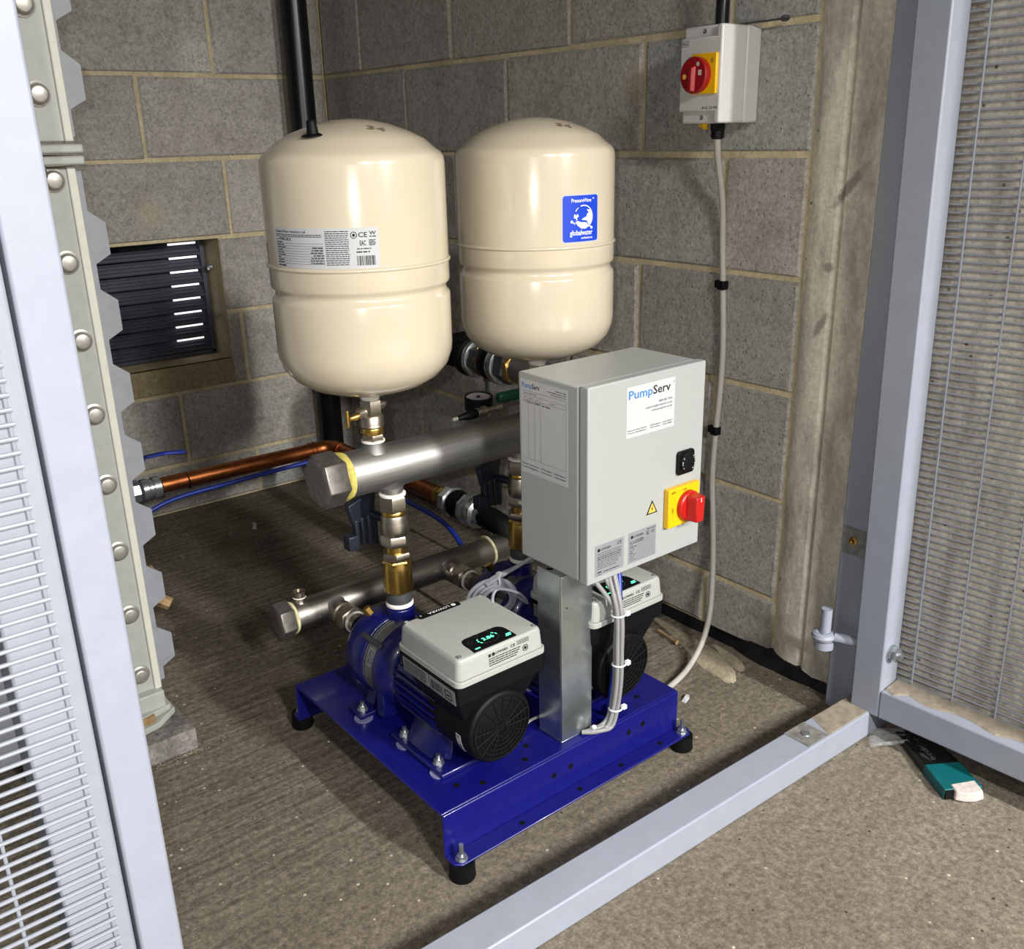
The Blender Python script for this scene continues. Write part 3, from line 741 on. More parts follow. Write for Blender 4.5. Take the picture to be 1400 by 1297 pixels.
    # display near the front edge
    dsp = MB(); cxd = -.012; yf = Y0+.0105
    poly = [(cxd-.036, yf), (cxd+.046, yf), (cxd+.046, yf+.016)]+[(cxd+.046-.012*(1-math.cos(R(a))), yf+.026+.016*math.sin(R(a))) for a in (0, 30, 60, 90)]
    poly += [(cxd-.024-.012*math.sin(R(a)), yf+.026+.016*math.cos(R(a))) for a in (0, 30, 60, 90)]+[(cxd-.036, yf+.016)]
    dsp.prism(poly, T_, -.004, .0006); do = dsp.build('display', 'black_plastic', cvo, smooth=0)
    ld = MB(); dm_ = MB(); cx, cy = cxd+.006, yf+.021
    text(ld, T_, '3.86', cx-.010, cy-.003, .021, .008, .0009)
    for a in range(150, 391, 24):
        if 200 < a < 350: disc(dm_, T_, cx, cy, .0195, .0009, 30, .0180, a, a+16, .72)
        else: disc(ld, T_, cx, cy, .0195, .0009, 30, .0178, a, a+16, .72)
    rect(ld, T_, cxd-.030, cxd-.021, yf+.004, yf+.0065, .0009); rect(ld, T_, cxd+.031, cxd+.041, yf+.006, yf+.0085, .0009); rect(ld, T_, cxd+.034, cxd+.043, yf+.010, yf+.0125, .0009)
    for (a_, b_) in ((cx-.030, cy+.006), (cx-.012, cy+.017), (cx+.016, cy+.017)): disc(dm_, T_, a_, b_, .0045, .0009, 14, .0038)
    ld.build('lit_digit', 'led', cvo, smooth=0); dm_.build('display_mark', 'grey_plastic', cvo, smooth=0)
    # maker's strip along the back edge, read from the other side
    B_ = plane((0, 0, .2449), (-1, 0, 0), (0, -1, 0)); ys = -(Y1-.0125)
    ls = MB(); ls.prism([(u+.010, v+ys+.0005) for u, v in rrect(.082, .0135, .004, 4)], B_, -.003, .0004); ls.build('name_strip', 'black_plastic', cvo, smooth=0)
    lt = MB(); text(lt, B_, 'LOWARA', -.010, ys-.003, .042, .0062, .0008); disc(lt, B_, -.0185, ys+.0003, .0042, .0008, 16); text(lt, B_, 'e', .044, ys-.003, .003, .004, .0008)
    lt.build('name_lettering', 'tie_white', cvo, smooth=0)
    for x in (-W+.015, W-.015):
        for y in (Y0+.015, Y1-.012):
            MB().lathe([(.0038, .2430), (.0036, .2458), (.0016, .2458), (.0014, .2445)], (x, y, 0), (0, 0, 1), 12).build('cover_screw', 'zinc_bright', cvo)
    Fp = plane((0, Y0+.0026, .2095), (1, 0, 0), (0, .10, 1)); rng = random.Random(31); pm = MB()
    text(pm, Fp, 'LOWARA', -.012, .0215, .024, .0040); disc(pm, Fp, -.0165, .0232, .0030); text(pm, Fp, 'CE', .017, .0215, .0095, .0048)
    rect(pm, Fp, -.026, -.0215, .0205, .0255)
    for i in range(3): small_print(pm, Fp, .030, .054, .0215+.0026*i, .0012, rng)
    for i in range(4): small_print(pm, Fp, -.026, .030+.002*i, .0055+.0036*i, .0015, rng)
    disc(pm, Fp, .046, .0115, .0055, .0006, 20, .0045); disc(pm, Fp, .046, .0115, .0028, .0006, 12)
    pm.build('rating_print', 'ink', cvo, smooth=0)
    return P_
ZB = BH
p1 = make_pump('blue pump with pale drive cover, left one nearest the floor threshold', (-.768, -1.5, ZB))
p2 = copy_tree(p1); p2.location = (-.489, -1.5, ZB)
p1['label'] = 'blue pump with pale drive cover, in full view left of the support post'
p2['label'] = 'blue pump with pale drive cover, partly hidden behind the control cabinet'

# ---------------------------------------------------------------- stacks of valves between pumps and discharge manifold
MY, MZ, MR = -1.5, .5655, .0385
def make_stack(label, x):
    S = thing('valve_stack', label, 'valve stack', (x, MY, .275), 'valve stacks on the pumps')
    c = lambda prof, nm, mat, n=28: MB().lathe(prof, (x, MY, 0), (0, 0, 1), n).build(nm, mat, S)
    hx = lambda z0, z1, r, nm, mat, st=.2: MB().hexa((x, MY, z0), (x, MY, z1), r, .1, st).build(nm, mat, S)
    c([(.0185, .270), (.0185, .300)], 'nipple', 'black_plastic')
    c([(.0225, .297), (.0250, .299), (.0250, .303), (.0225, .305)], 'sealing_ring', 'ptfe')
    c([(.0215, .305), (.0235, .307), (.0235, .318), (.0215, .322), (.0215, .327)], 'adaptor', 'grey_plastic')
    c([(.0240, .327), (.0262, .329), (.0262, .370), (.0250, .378), (.0235, .386)], 'check_valve', 'brass', 32)
    hx(.380, .388, .0265, 'nut', 'brass'); hx(.389, .403, .0268, 'nut', 'nickel', .5)
    c([(.019, .402), (.019, .418)], 'neck', 'brass')
    hx(.416, .436, .0262, 'nut', 'nickel', .2)
    c([(.0225, .436), (.0248, .439), (.0248, .458), (.0232, .462), (.0232, .471), (.0215, .474)], 'ball_valve', 'nickel', 32)
    c([(.021, .473), (.0226, .475), (.0226, .479), (.021, .482)], 'brass_ring', 'brass')
    hx(.481, .509, .0250, 'nut', 'nickel', .45)
    c([(.0205, .508), (.0235, .510), (.0235, .513), (.0205, .5145)], 'sealing_ring', 'ptfe')
    c([(.0185, .513), (.0185, .530)], 'nipple', 'nickel')
    h = MB(); h.cyl((x, MY+.018, .457), (x-.010, MY+.060, .457), .008, 10)
    h.frustum([(x-.052, MY+.050, .450), (x-.002, MY+.064, .450), (x-.005, MY+.074, .450), (x-.055, MY+.060, .450)], [(x-.060, MY+.050, .488), (x+.006, MY+.066, .500), (x+.003, MY+.078, .500), (x-.063, MY+.062, .488)])
    for i in range(4):
        a = x-.050+.015*i; h.box(a, a+.008, MY+.050+.004*i, MY+.064+.004*i, .408-.004*i, .458)
    h.box(x-.068, x-.046, MY+.044, MY+.066, .405, .432)
    h.build('valve_handle', 'handle_blue', S, bevel=.002)
    return S
s1 = make_stack('brass and nickel valve stack on the left pump in full view', -.757)
s2 = copy_tree(s1); s2.location = (-.470, MY, .275); s2['label'] = 'brass and nickel valve stack hidden mostly behind the control cabinet'

# ---------------------------------------------------------------- discharge manifold (upper) and suction manifold (lower)
dmn = thing('discharge_manifold', 'wide stainless steel discharge manifold tube under both pressure tanks', 'manifold', (-.5, MY, MZ))
MB().lathe([(MR-.001, 0), (MR, .002), (MR, .70), (MR-.001, .702)], (-.852, MY, MZ), (1, 0, -.012), 48).build('tube', 'stainless', dmn)
g = MB(); g.lathe([(MR+.0005, -.001), (MR+.0035, .002), (MR+.0025, .007), (MR+.001, .012)], (-.857, MY, MZ), (1, 0, 0), 40); g.build('jointing_tape', 'jointing_yellow', dmn)
g = MB().lathe([(.041, 0), (.0465, .004), (.0465, .040), (.043, .044)], (-.900, MY, MZ), (1, 0, 0), 6, R(12)); g.build('end_cap', 'cast_cap', dmn, bevel=.0015)
for x in (-.787, -.424):
    MB().lathe([(.026, .030), (.019, .042), (.0155, .046), (.0155, .056)], (x, MY, MZ), (0, 0, 1), 28).build('branch', 'stainless', dmn)
for x in (-.757, -.470):
    MB().lathe([(.030, .026), (.023, .037), (.0195, .041), (.0195, .048)], (x, MY, MZ), (0, 0, -1), 28).build('branch', 'stainless', dmn)
sm = thing('suction_manifold', 'narrower stainless steel suction manifold tube behind the pumps near the floor', 'manifold', (-.58, -1.243, .2))
SY, SZ, SR = -1.243, .2, .0302
MB().lathe([(SR-.001, 0), (SR, .002), (SR, .548), (SR-.001, .55)], (-.853, SY, SZ), (1, 0, 0), 40).build('tube', 'stainless_worn', sm)
MB().lathe([(SR+.0005, 0), (SR+.0035, .002), (SR+.0025, .006), (SR+.001, .008)], (-.857, SY, SZ), (1, 0, 0), 36).build('jointing_tape', 'hemp_cream', sm)
MB().lathe([(.034, 0), (.0385, .003), (.0385, .030), (.036, .033)], (-.889, SY, SZ), (1, 0, 0), 6, R(12)).build('end_cap', 'cast_cap', sm, bevel=.0015)
g = MB(); g.lathe([(.013, .026), (.010, .032), (.010, .040)], (-.832, SY, SZ), (0, 0, 1), 20); g.lathe([(.011, .040), (.0125, .041), (.0125, .052), (.007, .053), (.007, .050)], (-.832, SY, SZ), (0, 0, 1), 20)
g.build('plug', 'nickel', sm)
MB().lathe([(.0115, .0375), (.0135, .039), (.0115, .0405)], (-.832, SY, SZ), (0, 0, 1), 20).build('sealing_ring', 'ptfe', sm)
MB().ring((-.362, SY, SZ), (1, 0, .08), SR+.0015, .0035, 36, 8).build('hemp_ring', 'hemp_cream', sm)
MB().ring((-.312, SY, SZ), (1, .15, .05), SR+.0015, .0020, 36, 8).build('cable_tie', 'hemp_cream', sm)
for x in (-.766, -.486):
    b_ = MB(); b_.lathe([(.026, .024), (.020, .032), (.019, .046)], (x, SY, SZ), (0, -1, 0), 28); b_.build('branch', 'stainless', sm)
    f = MB(); f.lathe([(.022, .040), (.0245, .042), (.0245, .055), (.0215, .058), (.0235, .062), (.0235, .080), (.021, .084)], (x, SY, SZ), (0, -1, 0), 28); f.lathe([(.0245, .066), (.0275, .068), (.0275, .090), (.0250, .092)], (x, SY, SZ), (0, -1, 0), 6, .4)
    f.lathe([(.020, .090), (.020, .118)], (x, SY, SZ), (0, -1, 0), 24); f.build('union', 'nickel', sm)
    MB().lathe([(.0205, .096), (.0225, .098), (.0225, .101), (.0205, .103)], (x, SY, SZ), (0, -1, 0), 24).build('sealing_ring', 'ptfe', sm)

# ---------------------------------------------------------------- pressure tanks and their valves
def make_tank(org, label, x):
    T = thing('pressure_tank', label, 'pressure tank', org, 'cream pressure tanks'); T['org'] = (0, 0, 0)
    r = .1402; h0 = .700     # profile heights are absolute, local z = z - .700
    pr_ = [(.0, .700), (.030, .701), (.062, .7055), (.095, .7165), (.118, .731), (.132, .748), (.1385, .766), (r, .780), (r, .858), (r-.0010, .8615), (r-.0052, .8655), (r-.0060, .8700), (r-.0052, .8745), (r-.0010, .8785), (r, .882), (r, .9095), (r+.0022, .9105), (r+.0030, .9130), (r+.0015, .9150), (r, .9158),
           (r, 1.058), (r-.0016, 1.066), (r-.0060, 1.0722), (r-.014, 1.0775), (.112, 1.0905), (.090, 1.1015), (.060, 1.1125), (.030, 1.1190), (.0, 1.1212)]
    b_ = MB().lathe([(a, z-h0) for a, z in pr_], (0, 0, 0), (0, 0, 1), 96, 0, False)
    b_.build('vessel', 'cream_enamel', T, smooth=60)
    n = MB(); n.lathe([(.030, .0015), (.0170, -.0005), (.0170, -.010), (.0150, -.0115), (.0150, -.0135)], (0, 0, 0), (0, 0, 1), 28); n.build('neck', 'white_plastic', T)
    def dome(u, v, h=0.):
        rr = math.hypot(u, v); z = 1.1212-.0395*(rr/.112)**2*.78; return Vector((u, v, z-h0+h))
    mk = MB(); text(mk, dome, '34', -.018, -.080, .027, .014, .0010, 'l', R(-28)); mk.build('pen_mark', 'marker', T, smooth=0)
    return T
TX1, TX2 = -.787, -.4235
ta = make_tank((TX1, MY, .700), 'cream pressure tank with white rating label, nearer the back left', TX1)
tb = copy_tree(ta); tb.location = (TX2, MY, .700)
ta['label'] = 'cream pressure tank with white rating label, left of the pair'
tb['label'] = 'cream pressure tank with square blue logo label, above the cabinet'
z_ = lambda z: z-.700
nz = MB(); nz.lathe([(.0165, 0), (.0165, .0015), (.0085, .0035), (.0068, .020), (.0055, .0215)], (-.085, -.042, z_(1.0975)), (-.12, -.08, 1), 20)
nz.build('air_valve_cap', 'black_plastic', ta)
# white rating label
t0, t1 = R(-179), R(-108); rr = .1402; Lw = (t1-t0)*rr; zl0, zl1 = .9165, .9735
fnL = on_cyl(0, 0, rr, t0, z_(zl0)); fnL = on_cyl(0, 0, rr, t0, 0)
lb = MB(); strip(lb, lambda u, v, h=0.: fnL(u, z_(zl0)+v, h), 0, Lw, 0, zl1-zl0, 24, -.0004, .0004)
lab = lb.build('rating_label', 'paper', ta, smooth=60)
fl_ = lambda u, v, h=0.: fnL(u, z_(zl0)+v, h+.0002)
ik = MB(); rng = random.Random(8)
text(ik, fl_, 'Global Water Solutions Ltd.', .006, .0505, .062, .0030)
for i in range(2): small_print(ik, fl_, .006, .092, .0470-.0024*i, .0011, rng)
text(ik, fl_, 'PWB-24LX', .014, .0392, .026, .0042); text(ik, fl_, 'Model', .006, .0400, .006, .0016)
for i in range(9):
    v = .0362-.0036*i; rect(ik, fl_, .006, .094, v-.0010, v-.0007); small_print(ik, fl_, .006, .006+rng.uniform(.008, .022), v, .0013, rng)
    if i > 1: small_print(ik, fl_, .072+rng.uniform(0, .006), .094, v, .0014, rng)
small_print(ik, fl_, .006, .025, .0025, .0019, rng)
for i in range(17): small_print(ik, fl_, .097, .131, .0520-.0029*i, .0011, rng)
disc(ik, fl_, .1385, .0470, .0048, .0006, 20, .0038); disc(ik, fl_, .1385, .0470, .0022, .0006, 12)
text(ik, fl_, 'CE', .1450, .0440, .0125, .0068); text(ik, fl_, 'W', .1605, .0470, .0095, .0052); small_print(ik, fl_, .1605, .170, .0440, .0014, rng)
text(ik, fl_, 'EAC', .1465, .0325, .0085, .0070)
for i in range(5): small_print(ik, fl_, .1595, .169, .0320+.0018*i, .0011, rng)
small_print(ik, fl_, .142, .162, .0272, .0014, rng); small_print(ik, fl_, .141, .160, .0225, .0018, rng)
u = .141
while u < .167:
    bw = rng.choice((.0006, .0009, .0014)); rect(ik, fl_, u, u+bw, .0045, .0180); u += bw+rng.choice((.0005, .0008, .0012))
ik.build('label_print', 'ink', lab, smooth=0)
# blue logo label
t0, t1 = R(-112.5), R(-81.3); Bw = (t1-t0)*rr; zb0, zb1 = .9195, .9985; fnB = on_cyl(0, 0, rr, t0, 0)
fb_ = lambda u, v, h=0.: fnB(u, z_(zb0)+v, h)
def card(mb, w_, h_, r_, h0, h1, inset=0.):
    pl_ = rrect(w_-2*inset, h_-2*inset, r_, 4, w_/2, h_/2)
    us = sorted({round(u, 6) for u, v in pl_} | {w_*i/12 for i in range(1, 12)}); us = [u for u in us if inset <= u <= w_-inset]
    def vr(u):
        a = min(u-inset, w_-inset-u); dy = r_-math.sqrt(max(0, r_*r_-(r_-min(a, r_))**2)); return inset+dy, h_-inset-dy
    for a, b2 in zip(us[:-1], us[1:]):
        (a0, a1), (b0, b1) = vr(a), vr(b2); mb.prism([(a, a0), (b2, b0), (b2, b1), (a, a1)], fb_, h0, h1)
cb = MB(); card(cb, Bw, zb1-zb0, .006, -.0004, .0004); lab = cb.build('logo_label', 'paper', tb, smooth=60)
cb = MB(); card(cb, Bw, zb1-zb0, .005, .0003, .0007, .0022); cb.build('label_field', 'label_blue', lab, smooth=60)
ik = MB(); H_ = .0009
text(ik, fb_, 'PressureWave', .018, .0660, .040, .0060, H_); text(ik, fb_, 'TM', .060, .0700, .005, .0022, H_)
cx, cy, rg = .0420, .0420, .0195
disc(ik, fb_, cx, cy, rg, H_, 40, rg-.0018, -60, 110, 1.0); disc(ik, fb_, cx, cy, rg, H_, 40, rg-.0014, 125, 150); disc(ik, fb_, cx, cy, rg, H_, 40, rg-.0030, 165, 185)
# land masses and the bowl of water round the globe
ik.add([fb_(cx+a*rg, cy+b2*rg, H_) for a, b2 in ((.30, .62), (.72, .55), (.93, .1), (.86, -.35), (.55, -.66), (.30, -.30), (-.25, -.22), (.05, -.05), (.30, .02), (.35, .25), (.55, .35))], [(0, 1, 10), (1, 2, 10), (2, 9, 10), (2, 8, 9), (2, 3, 8), (3, 5, 8), (3, 4, 5), (5, 6, 7), (5, 7, 8)])
ik.add([fb_(cx+a*rg, cy+b2*rg, H_) for a, b2 in ((-.62, -.30), (-.30, -.42), (.28, -.46), (.58, -.76), (.20, -.98), (-.28, -.95), (-.62, -.70), (-.86, -.40))], [(0, 1, 6), (0, 6, 7), (1, 2, 5), (1, 5, 6), (2, 3, 4), (2, 4, 5)])
ik.add([fb_(cx+a*rg, cy+b2*rg, H_) for a, b2 in ((-.85, .1), (-.62, .28), (-.52, .05), (-.70, -.02), (-.66, -.22), (-.78, -.26))], [(0, 1, 2), (0, 2, 3), (0, 3, 4), (0, 4, 5)])
for (u0_, v0_, u1_, v1_, r_) in ((.0185, .0350, .0245, .0315, .0024), (.0520, .0285, .0590, .0240, .0024)):
    ik.add([fb_(u0_, v0_, H_), fb_(u1_, v1_+.0016, H_), fb_(u1_, v1_-.0016, H_)], [(0, 1, 2)]); disc(ik, fb_, u0_ if u0_ < .03 else u1_, v0_ if u0_ < .03 else v1_, r_, H_, 14)
text(ik, fb_, 'globalwater', .0150, .0130, .046, .0085, H_); text(ik, fb_, 'solutions', .0370, .0065, .024, .0038, H_)
ik.build('logo_print', 'tie_white', lab, smooth=0)

def make_neck_valve(label, x):
    V = thing('tank_valve', label, 'valve', (x, MY, .615), 'valves under the pressure tanks')
    MB().hexa((x, MY, .660), (x, MY, .6865), .0192, .08, .5).build('hex_body', 'nickel', V)
    MB().lathe([(.0185, .660), (.0205, .657), (.0205, .645), (.0215, .642), (.0185, .639)], (x, MY, 0), (0, 0, 1), 28).build('valve_body', 'nickel', V)
    MB().lathe([(.0185, .6385), (.0192, .637), (.0192, .629), (.0180, .627)], (x, MY, 0), (0, 0, 1), 28).build('brass_ring', 'brass', V)
    MB().hexa((x, MY, .6155), (x, MY, .6275), .0195, .08, .5).build('nut', 'nickel', V)
    MB().lathe([(.0175, .612), (.0200, .6135), (.0200, .6160), (.0175, .617)], (x, MY, 0), (0, 0, 1), 24).build('sealing_ring', 'ptfe', V)
    g = MB(); g.lathe([(.0095, .014), (.0095, .024), (.0065, .027)], (x, MY, .666), (-.93, -.1, 0), 18); g.build('drain_boss', 'nickel', V)
    g = MB(); g.lathe([(.0060, .026), (.0060, .034), (.0045, .036), (.0045, .046)], (x, MY, .664), (-.93, -.1, -.05), 14); g.lathe([(.0028, -.014), (.0032, -.012), (.0032, .012), (.0028, .014)], (x-.0475, MY-.005, .662), (0, .0, 1), 10)
    g.build('drain_key', 'brass', V)
    MB().lathe([(.0070, .014), (.0075, .022), (.0055, .030), (.002, .032)], (x, MY, .672), (1, .15, 0), 16).build('blank_plug', 'nickel', V)
    return V
v1 = make_neck_valve('nickel valve with brass drain key under the left pressure tank', TX1)
v2 = copy_tree(v1); v2.location = (TX2, MY, .615); v2['label'] = 'nickel valve with brass drain key behind the top of the cabinet'

# ---------------------------------------------------------------- support post and control cabinet
SPO = thing('support_post', 'galvanised steel channel post standing on the blue base under the cabinet', 'post', (-.605, -1.78, BH))
g = MB(); g.box(-.640, -.571, -1.808, -1.805, BH+.003, .60); g.box(-.640, -.637, -1.805, -1.748, BH+.003, .60); g.box(-.574, -.571, -1.805, -1.748, BH+.003, .60)
# the channel stops under the cabinet in front and runs up its back
g = MB(); g.box(-.640, -.571, -1.808, -1.805, BH+.003, .4235); g.box(-.640, -.637, -1.805, -1.748, BH+.003, .4235); g.box(-.574, -.571, -1.805, -1.748, BH+.003, .4235)
g.build('channel', 'galvanised', SPO, bevel=.001)
MB().box(-.640, -.571, -1.8075, -1.748, BH, BH+.003).build('foot_plate', 'galvanised', SPO, bevel=.0008)
hl = MB(); hl.lathe([(.0016, 0), (.0016, .0003)], (-.628, -1.808, .365), (0, -1, 0), 10); hl.lathe([(.003, 0), (.003, .0003)], (-.637, -1.77, .33), (-1, 0, 0), 10)
hl.build('hole', 'black_rubber', SPO, smooth=0)
CX0, CX1, CYB, CYF, CZ0, CZ1 = -.6325, -.3715, -1.700, -1.8605, .4245, .7440
CC = thing('control_cabinet', 'pale grey control cabinet on the steel post above the pumps', 'cabinet', (-.502, -1.78, CZ0))
MB().box(CX0, CX1, -1.8385, CYB, CZ0+.002, CZ1-.002).build('body', 'cabinet_grey', CC, bevel=.0025)
MB().box(CX0+.006, CX1-.006, -1.8420, -1.8385, CZ0+.008, CZ1-.008).build('door_seal', 'grey_plastic', CC, smooth=0)
dr = MB().box(CX0, CX1, CYF, -1.8420, CZ0, CZ1).build('door', 'cabinet_grey', CC, bevel=.0022)
DP = plane((0, CYF, 0), (1, 0, 0), (0, 0, 1))
def sticker(parent, fn, u0_, u1_, v0, v1, mat, name, t=.0004):
    return MB().prism([(u0_, v0), (u1_, v0), (u1_, v1), (u0_, v1)], fn, -.0004, t).build(name, mat, parent, smooth=0)
def brand(mk_b, mk_d, fn, u, v, w_, h_):
    text(mk_b, fn, 'Pump', u, v, w_*.565, h_); text(mk_d, fn, 'Serv', u+w_*.575, v, w_*.425, h_)
FOOT = (('Electrical', 'Controls'), ('Service Contracts', 'Installations'), ('24/7 Emergency', 'Call Out Service'), ('Large Range of', 'Pumps Available'))
# front label
a0, a1, b0, b1 = -.5525, -.4448, .6492, .7298
lab = sticker(CC, DP, a0, a1, b0, b1, 'paper', 'front_label')
ib, ik, ig = MB(), MB(), MB()
brand(ib, ik, DP, a0+.004, b1-.0195, .093, .0135)
text(ik, DP, 'TM', a1-.005, b1-.008, .003, .0016)
text(ig, DP, '0800 001 7030', a1-.006, b1-.0345, .031, .0033, align='r'); text(ig, DP, 'enquiries@pumpserv.co.uk', a1-.006, b1-.0405, .060, .0031, align='r'); text(ig, DP, 'www.pumpserv.co.uk', a1-.006, b1-.0465, .047, .0031, align='r')
for (x, w_), (l1, l2) in zip(((a0+.003, .015), (a0+.021, .024), (a0+.053, .023), (a0+.082, .022)), FOOT):
    text(ik, DP, l1, x, b0+.0105, w_, .0021); text(ik, DP, l2, x, b0+.0065, w_*.95, .0021)
for x in (a0+.0195, a0+.051, a0+.080): rect(ig, DP, x, x+.0002, b0+.005, b0+.013)
ib.build('blue_lettering', 'ink_blue', lab, smooth=0); ik.build('lettering', 'ink', lab, smooth=0); ig.build('grey_lettering', 'ink_grey', lab, smooth=0)
# service label on the left side
SPn = plane((CX0, 0, 0), (0, -1, 0), (0, 0, 1)); a0, a1, b0, b1 = 1.7055, 1.8160, .5775, .7320
lab = sticker(CC, SPn, a0, a1, b0, b1, 'paper', 'service_label')
ib, ik, ig = MB(), MB(), MB()
brand(ib, ik, SPn, a0+.004, b1-.0125, .042, .0080); text(ik, SPn, 'TM', a0+.047, b1-.0055, .002, .0012)
text(ik, SPn, '0800 001 7030', a1-.003, b1-.0075, .024, .0019, align='r'); text(ik, SPn, 'enquiries@pumpserv.co.uk', a1-.003, b1-.0110, .044, .0019, align='r'); text(ik, SPn, 'www.pumpserv.co.uk', a1-.003, b1-.0145, .036, .0019, align='r')
for v in (.0175, .0245, .0315): rect(ig, SPn, a0+.004, a1-.003, b1-v-.0004, b1-v)
rect(ig, SPn, a0+.004, a1-.003, b0+.0250, b0+.0254)
for x in (a0+.0185, a0+.0335, a0+.0475): rect(ig, SPn, x, x+.0004, b0+.0250, b1-.0245)
rect(ig, SPn, a1-.0034, a1-.003, b0+.0250, b1-.0175)
text(ik, SPn, 'Serial No.', a0+.008, b1-.0225, .013, .0018); text(ig, SPn, '02717116', a0+.022, b1-.0228, .017, .0030)
for x, s_ in ((a0+.008, 'Date'), (a0+.023, 'Eng'), (a0+.038, 'Job'), (a0+.068, 'Comments')): text(ik, SPn, s_, x, b1-.0292, .006 if len(s_) < 6 else .014, .0018)
for x, s_, w_ in ((a0+.0055, '1 7 19', .012), (a0+.0195, 'Dan R', .012), (a0+.0345, '704822', .012), (a0+.0505, 'Test / placed', .020)): text(ik, SPn, s_, x, b1-.0365, w_, .0034, rot=R(-1))
for (x, w_), (l1, l2) in zip(((a0+.003, .013), (a0+.019, .023), (a0+.048, .026), (a0+.080, .026)), FOOT):
    text(ik, SPn, l1, x, b0+.0140, w_, .0026); text(ik, SPn, l2, x, b0+.0085, w_, .0026)
for x in (a0+.0175, a0+.0455, a0+.078): rect(ig, SPn, x, x+.0002, b0+.007, b0+.018)
ib.build('blue_lettering', 'ink_blue', lab, smooth=0); ik.build('lettering', 'ink', lab, smooth=0); ig.build('grey_lettering', 'ink_grey', lab, smooth=0)
# black selector switch
sw = MB(); sw.prism(rrect(.0395, .0405, .006, 4, -.4165, .5822), DP, 0, .006); swo = sw.build('selector_switch', 'black_plastic', CC, bevel=.0015)
sk = MB().lathe([(.0175, 0), (.0170, .003), (.014, .004)], DP(-.4155, .5825, .006), (0, -1, 0), 28).build('selector_dial', 'black_rubber', swo)
ik = MB()
for i, ch in enumerate('1 ON 2'):
    if ch != ' ': an = R(215-14*i); text(ik, DP, ch, -.4155+.0145*math.cos(an), .5815+.0145*math.sin(an), .0022 if ch != '1' else .0006, .0026, .0105, 'c')
for i, ch in enumerate('AUTO 0'):
    if ch != ' ': an = R(40-18*i); text(ik, DP, ch, -.4155+.0145*math.cos(an), .5815+.0145*math.sin(an), .0020, .0024, .0105, 'c')
ik.build('dial_lettering', 'tie_white', swo, smooth=0)
# yellow and red isolator on the door
YP = MB(); YP.prism([(-.4620, .4765), (-.3870, .4765), (-.3870, .5445), (-.4620, .5445)], DP, 0, .011); ypo = YP.build('switch_plate', 'yellow', CC, bevel=.0015)
kc = (-.4160, .5085)
kb = MB(); kb.lathe([(.0265, .011), (.0258, .018), (.0235, .020)], DP(kc[0], kc[1], 0), (0, -1, 0), 36)
kb.build('switch_knob', 'red', ypo)
kb = MB(); lp = [(-.0085, -.0225), (.0085, -.0225), (.0105, .0215), (-.0105, .0215)]
kb.frustum([DP(kc[0]+u, kc[1]+v, .018) for u, v in ((-.014, -.022), (.014, -.022), (.014, .022), (-.014, .022))], [DP(kc[0]+u, kc[1]+v, .040) for u, v in lp])
kb.build('knob_grip', 'red', ypo, bevel=.0025)
ik = MB(); rect(ik, DP, kc[0]-.001, kc[0]+.001, kc[1]+.013, kc[1]+.0205, .0403); ik.build('pointer_mark', 'paper', ypo, smooth=0)
ik = MB(); text(ik, DP, 'RESET', -.4555, .5365, .011, .0030, .0114); text(ik, DP, 'I ON', -.4300, .5365, .010, .0034, .0114); text(ik, DP, 'OFF', -.4500, .5020, .0095, .0040, .0114, rot=R(90)); ik.build('switch_lettering', 'ink', ypo, smooth=0)
# warning triangle
wt_ = MB(); wt_.prism([(-.5030, .5095), (-.4772, .5095), (-.4901, .5330)], DP, -.0004, .0004); wto = wt_.build('warning_triangle', 'ink', CC, smooth=0)
wm = MB(); wm.add([DP(-.4992, .5117, .0007), DP(-.4810, .5117, .0007), DP(-.4901, .5285, .0007)], [(0, 1, 2)]); wm.build('triangle_field', 'warning_orange', wto, smooth=0)
wm = MB(); wm.add([DP(-.4885, .5245, .001), DP(-.4925, .5175, .001), DP(-.4898, .5180, .001)], [(0, 1, 2)]); wm.add([DP(-.4905, .5183, .001), DP(-.4878, .5190, .001), DP(-.4904, .5128, .001)], [(0, 1, 2)]); wm.build('lightning_mark', 'ink', wto, smooth=0)
# two rating plates
rng = random.Random(21)
for n_, (a0, a1, b0, b1) in enumerate(((-.6165, -.5535, .4350, .4880), (-.5430, -.4790, .4350, .4890))):
    lab = sticker(CC, DP, a0, a1, b0, b1, 'silver_label', 'rating_plate'); ik = MB(); ig = MB()
    disc(ik, DP, a0+.008, b1-.0085, .0030); text(ik, DP, 'LOWARA', a0+.0125, b1-.0105, .022, .0042)
    if n_ == 0:
        text(ik, DP, 'CE', a1-.015, b1-.0095, .0100, .0055)
        for i in range(9):
            v = b1-.0155-.0032*i
            small_print(ik if i in (2, 3) else ig, DP, a0+.005, a1-.006-(.012 if i > 5 else 0)*rng.random(), v, .0014, rng)
        rect(ik, DP, a0+.005, a0+.014, b0+.0055, b0+.0075); small_print(ik, DP, a0+.018, a0+.052, b0+.0045, .0014, rng); small_print(ig, DP, a0+.006, a0+.014, b0+.002, .0012, rng)
    else:
        text(ik, DP, 'CE', a1-.0125, b1-.0125, .0085, .0052); text(ik, DP, 'EAC', a1-.0225, b1-.0140, .0070, .0075); small_print(ik, DP, a1-.022, a1-.002, b1-.0045, .0013, rng)
        for i in range(11):
            v = b1-.0165-.0033*i; rect(ig, DP, a0+.018, a1-.002, v-.0011, v-.0007); small_print(ik if i in (1, 3, 6) else ig, DP, a0+.003, a0+.010+rng.uniform(0, .010), v, .0014, rng)
            if i < 2: small_print(ik, DP, a0+.017, a0+.034, v, .0016, rng)
    ik.build('plate_print', 'ink', lab, smooth=0); ig.build('plate_small_print', 'ink_grey', lab, smooth=0)

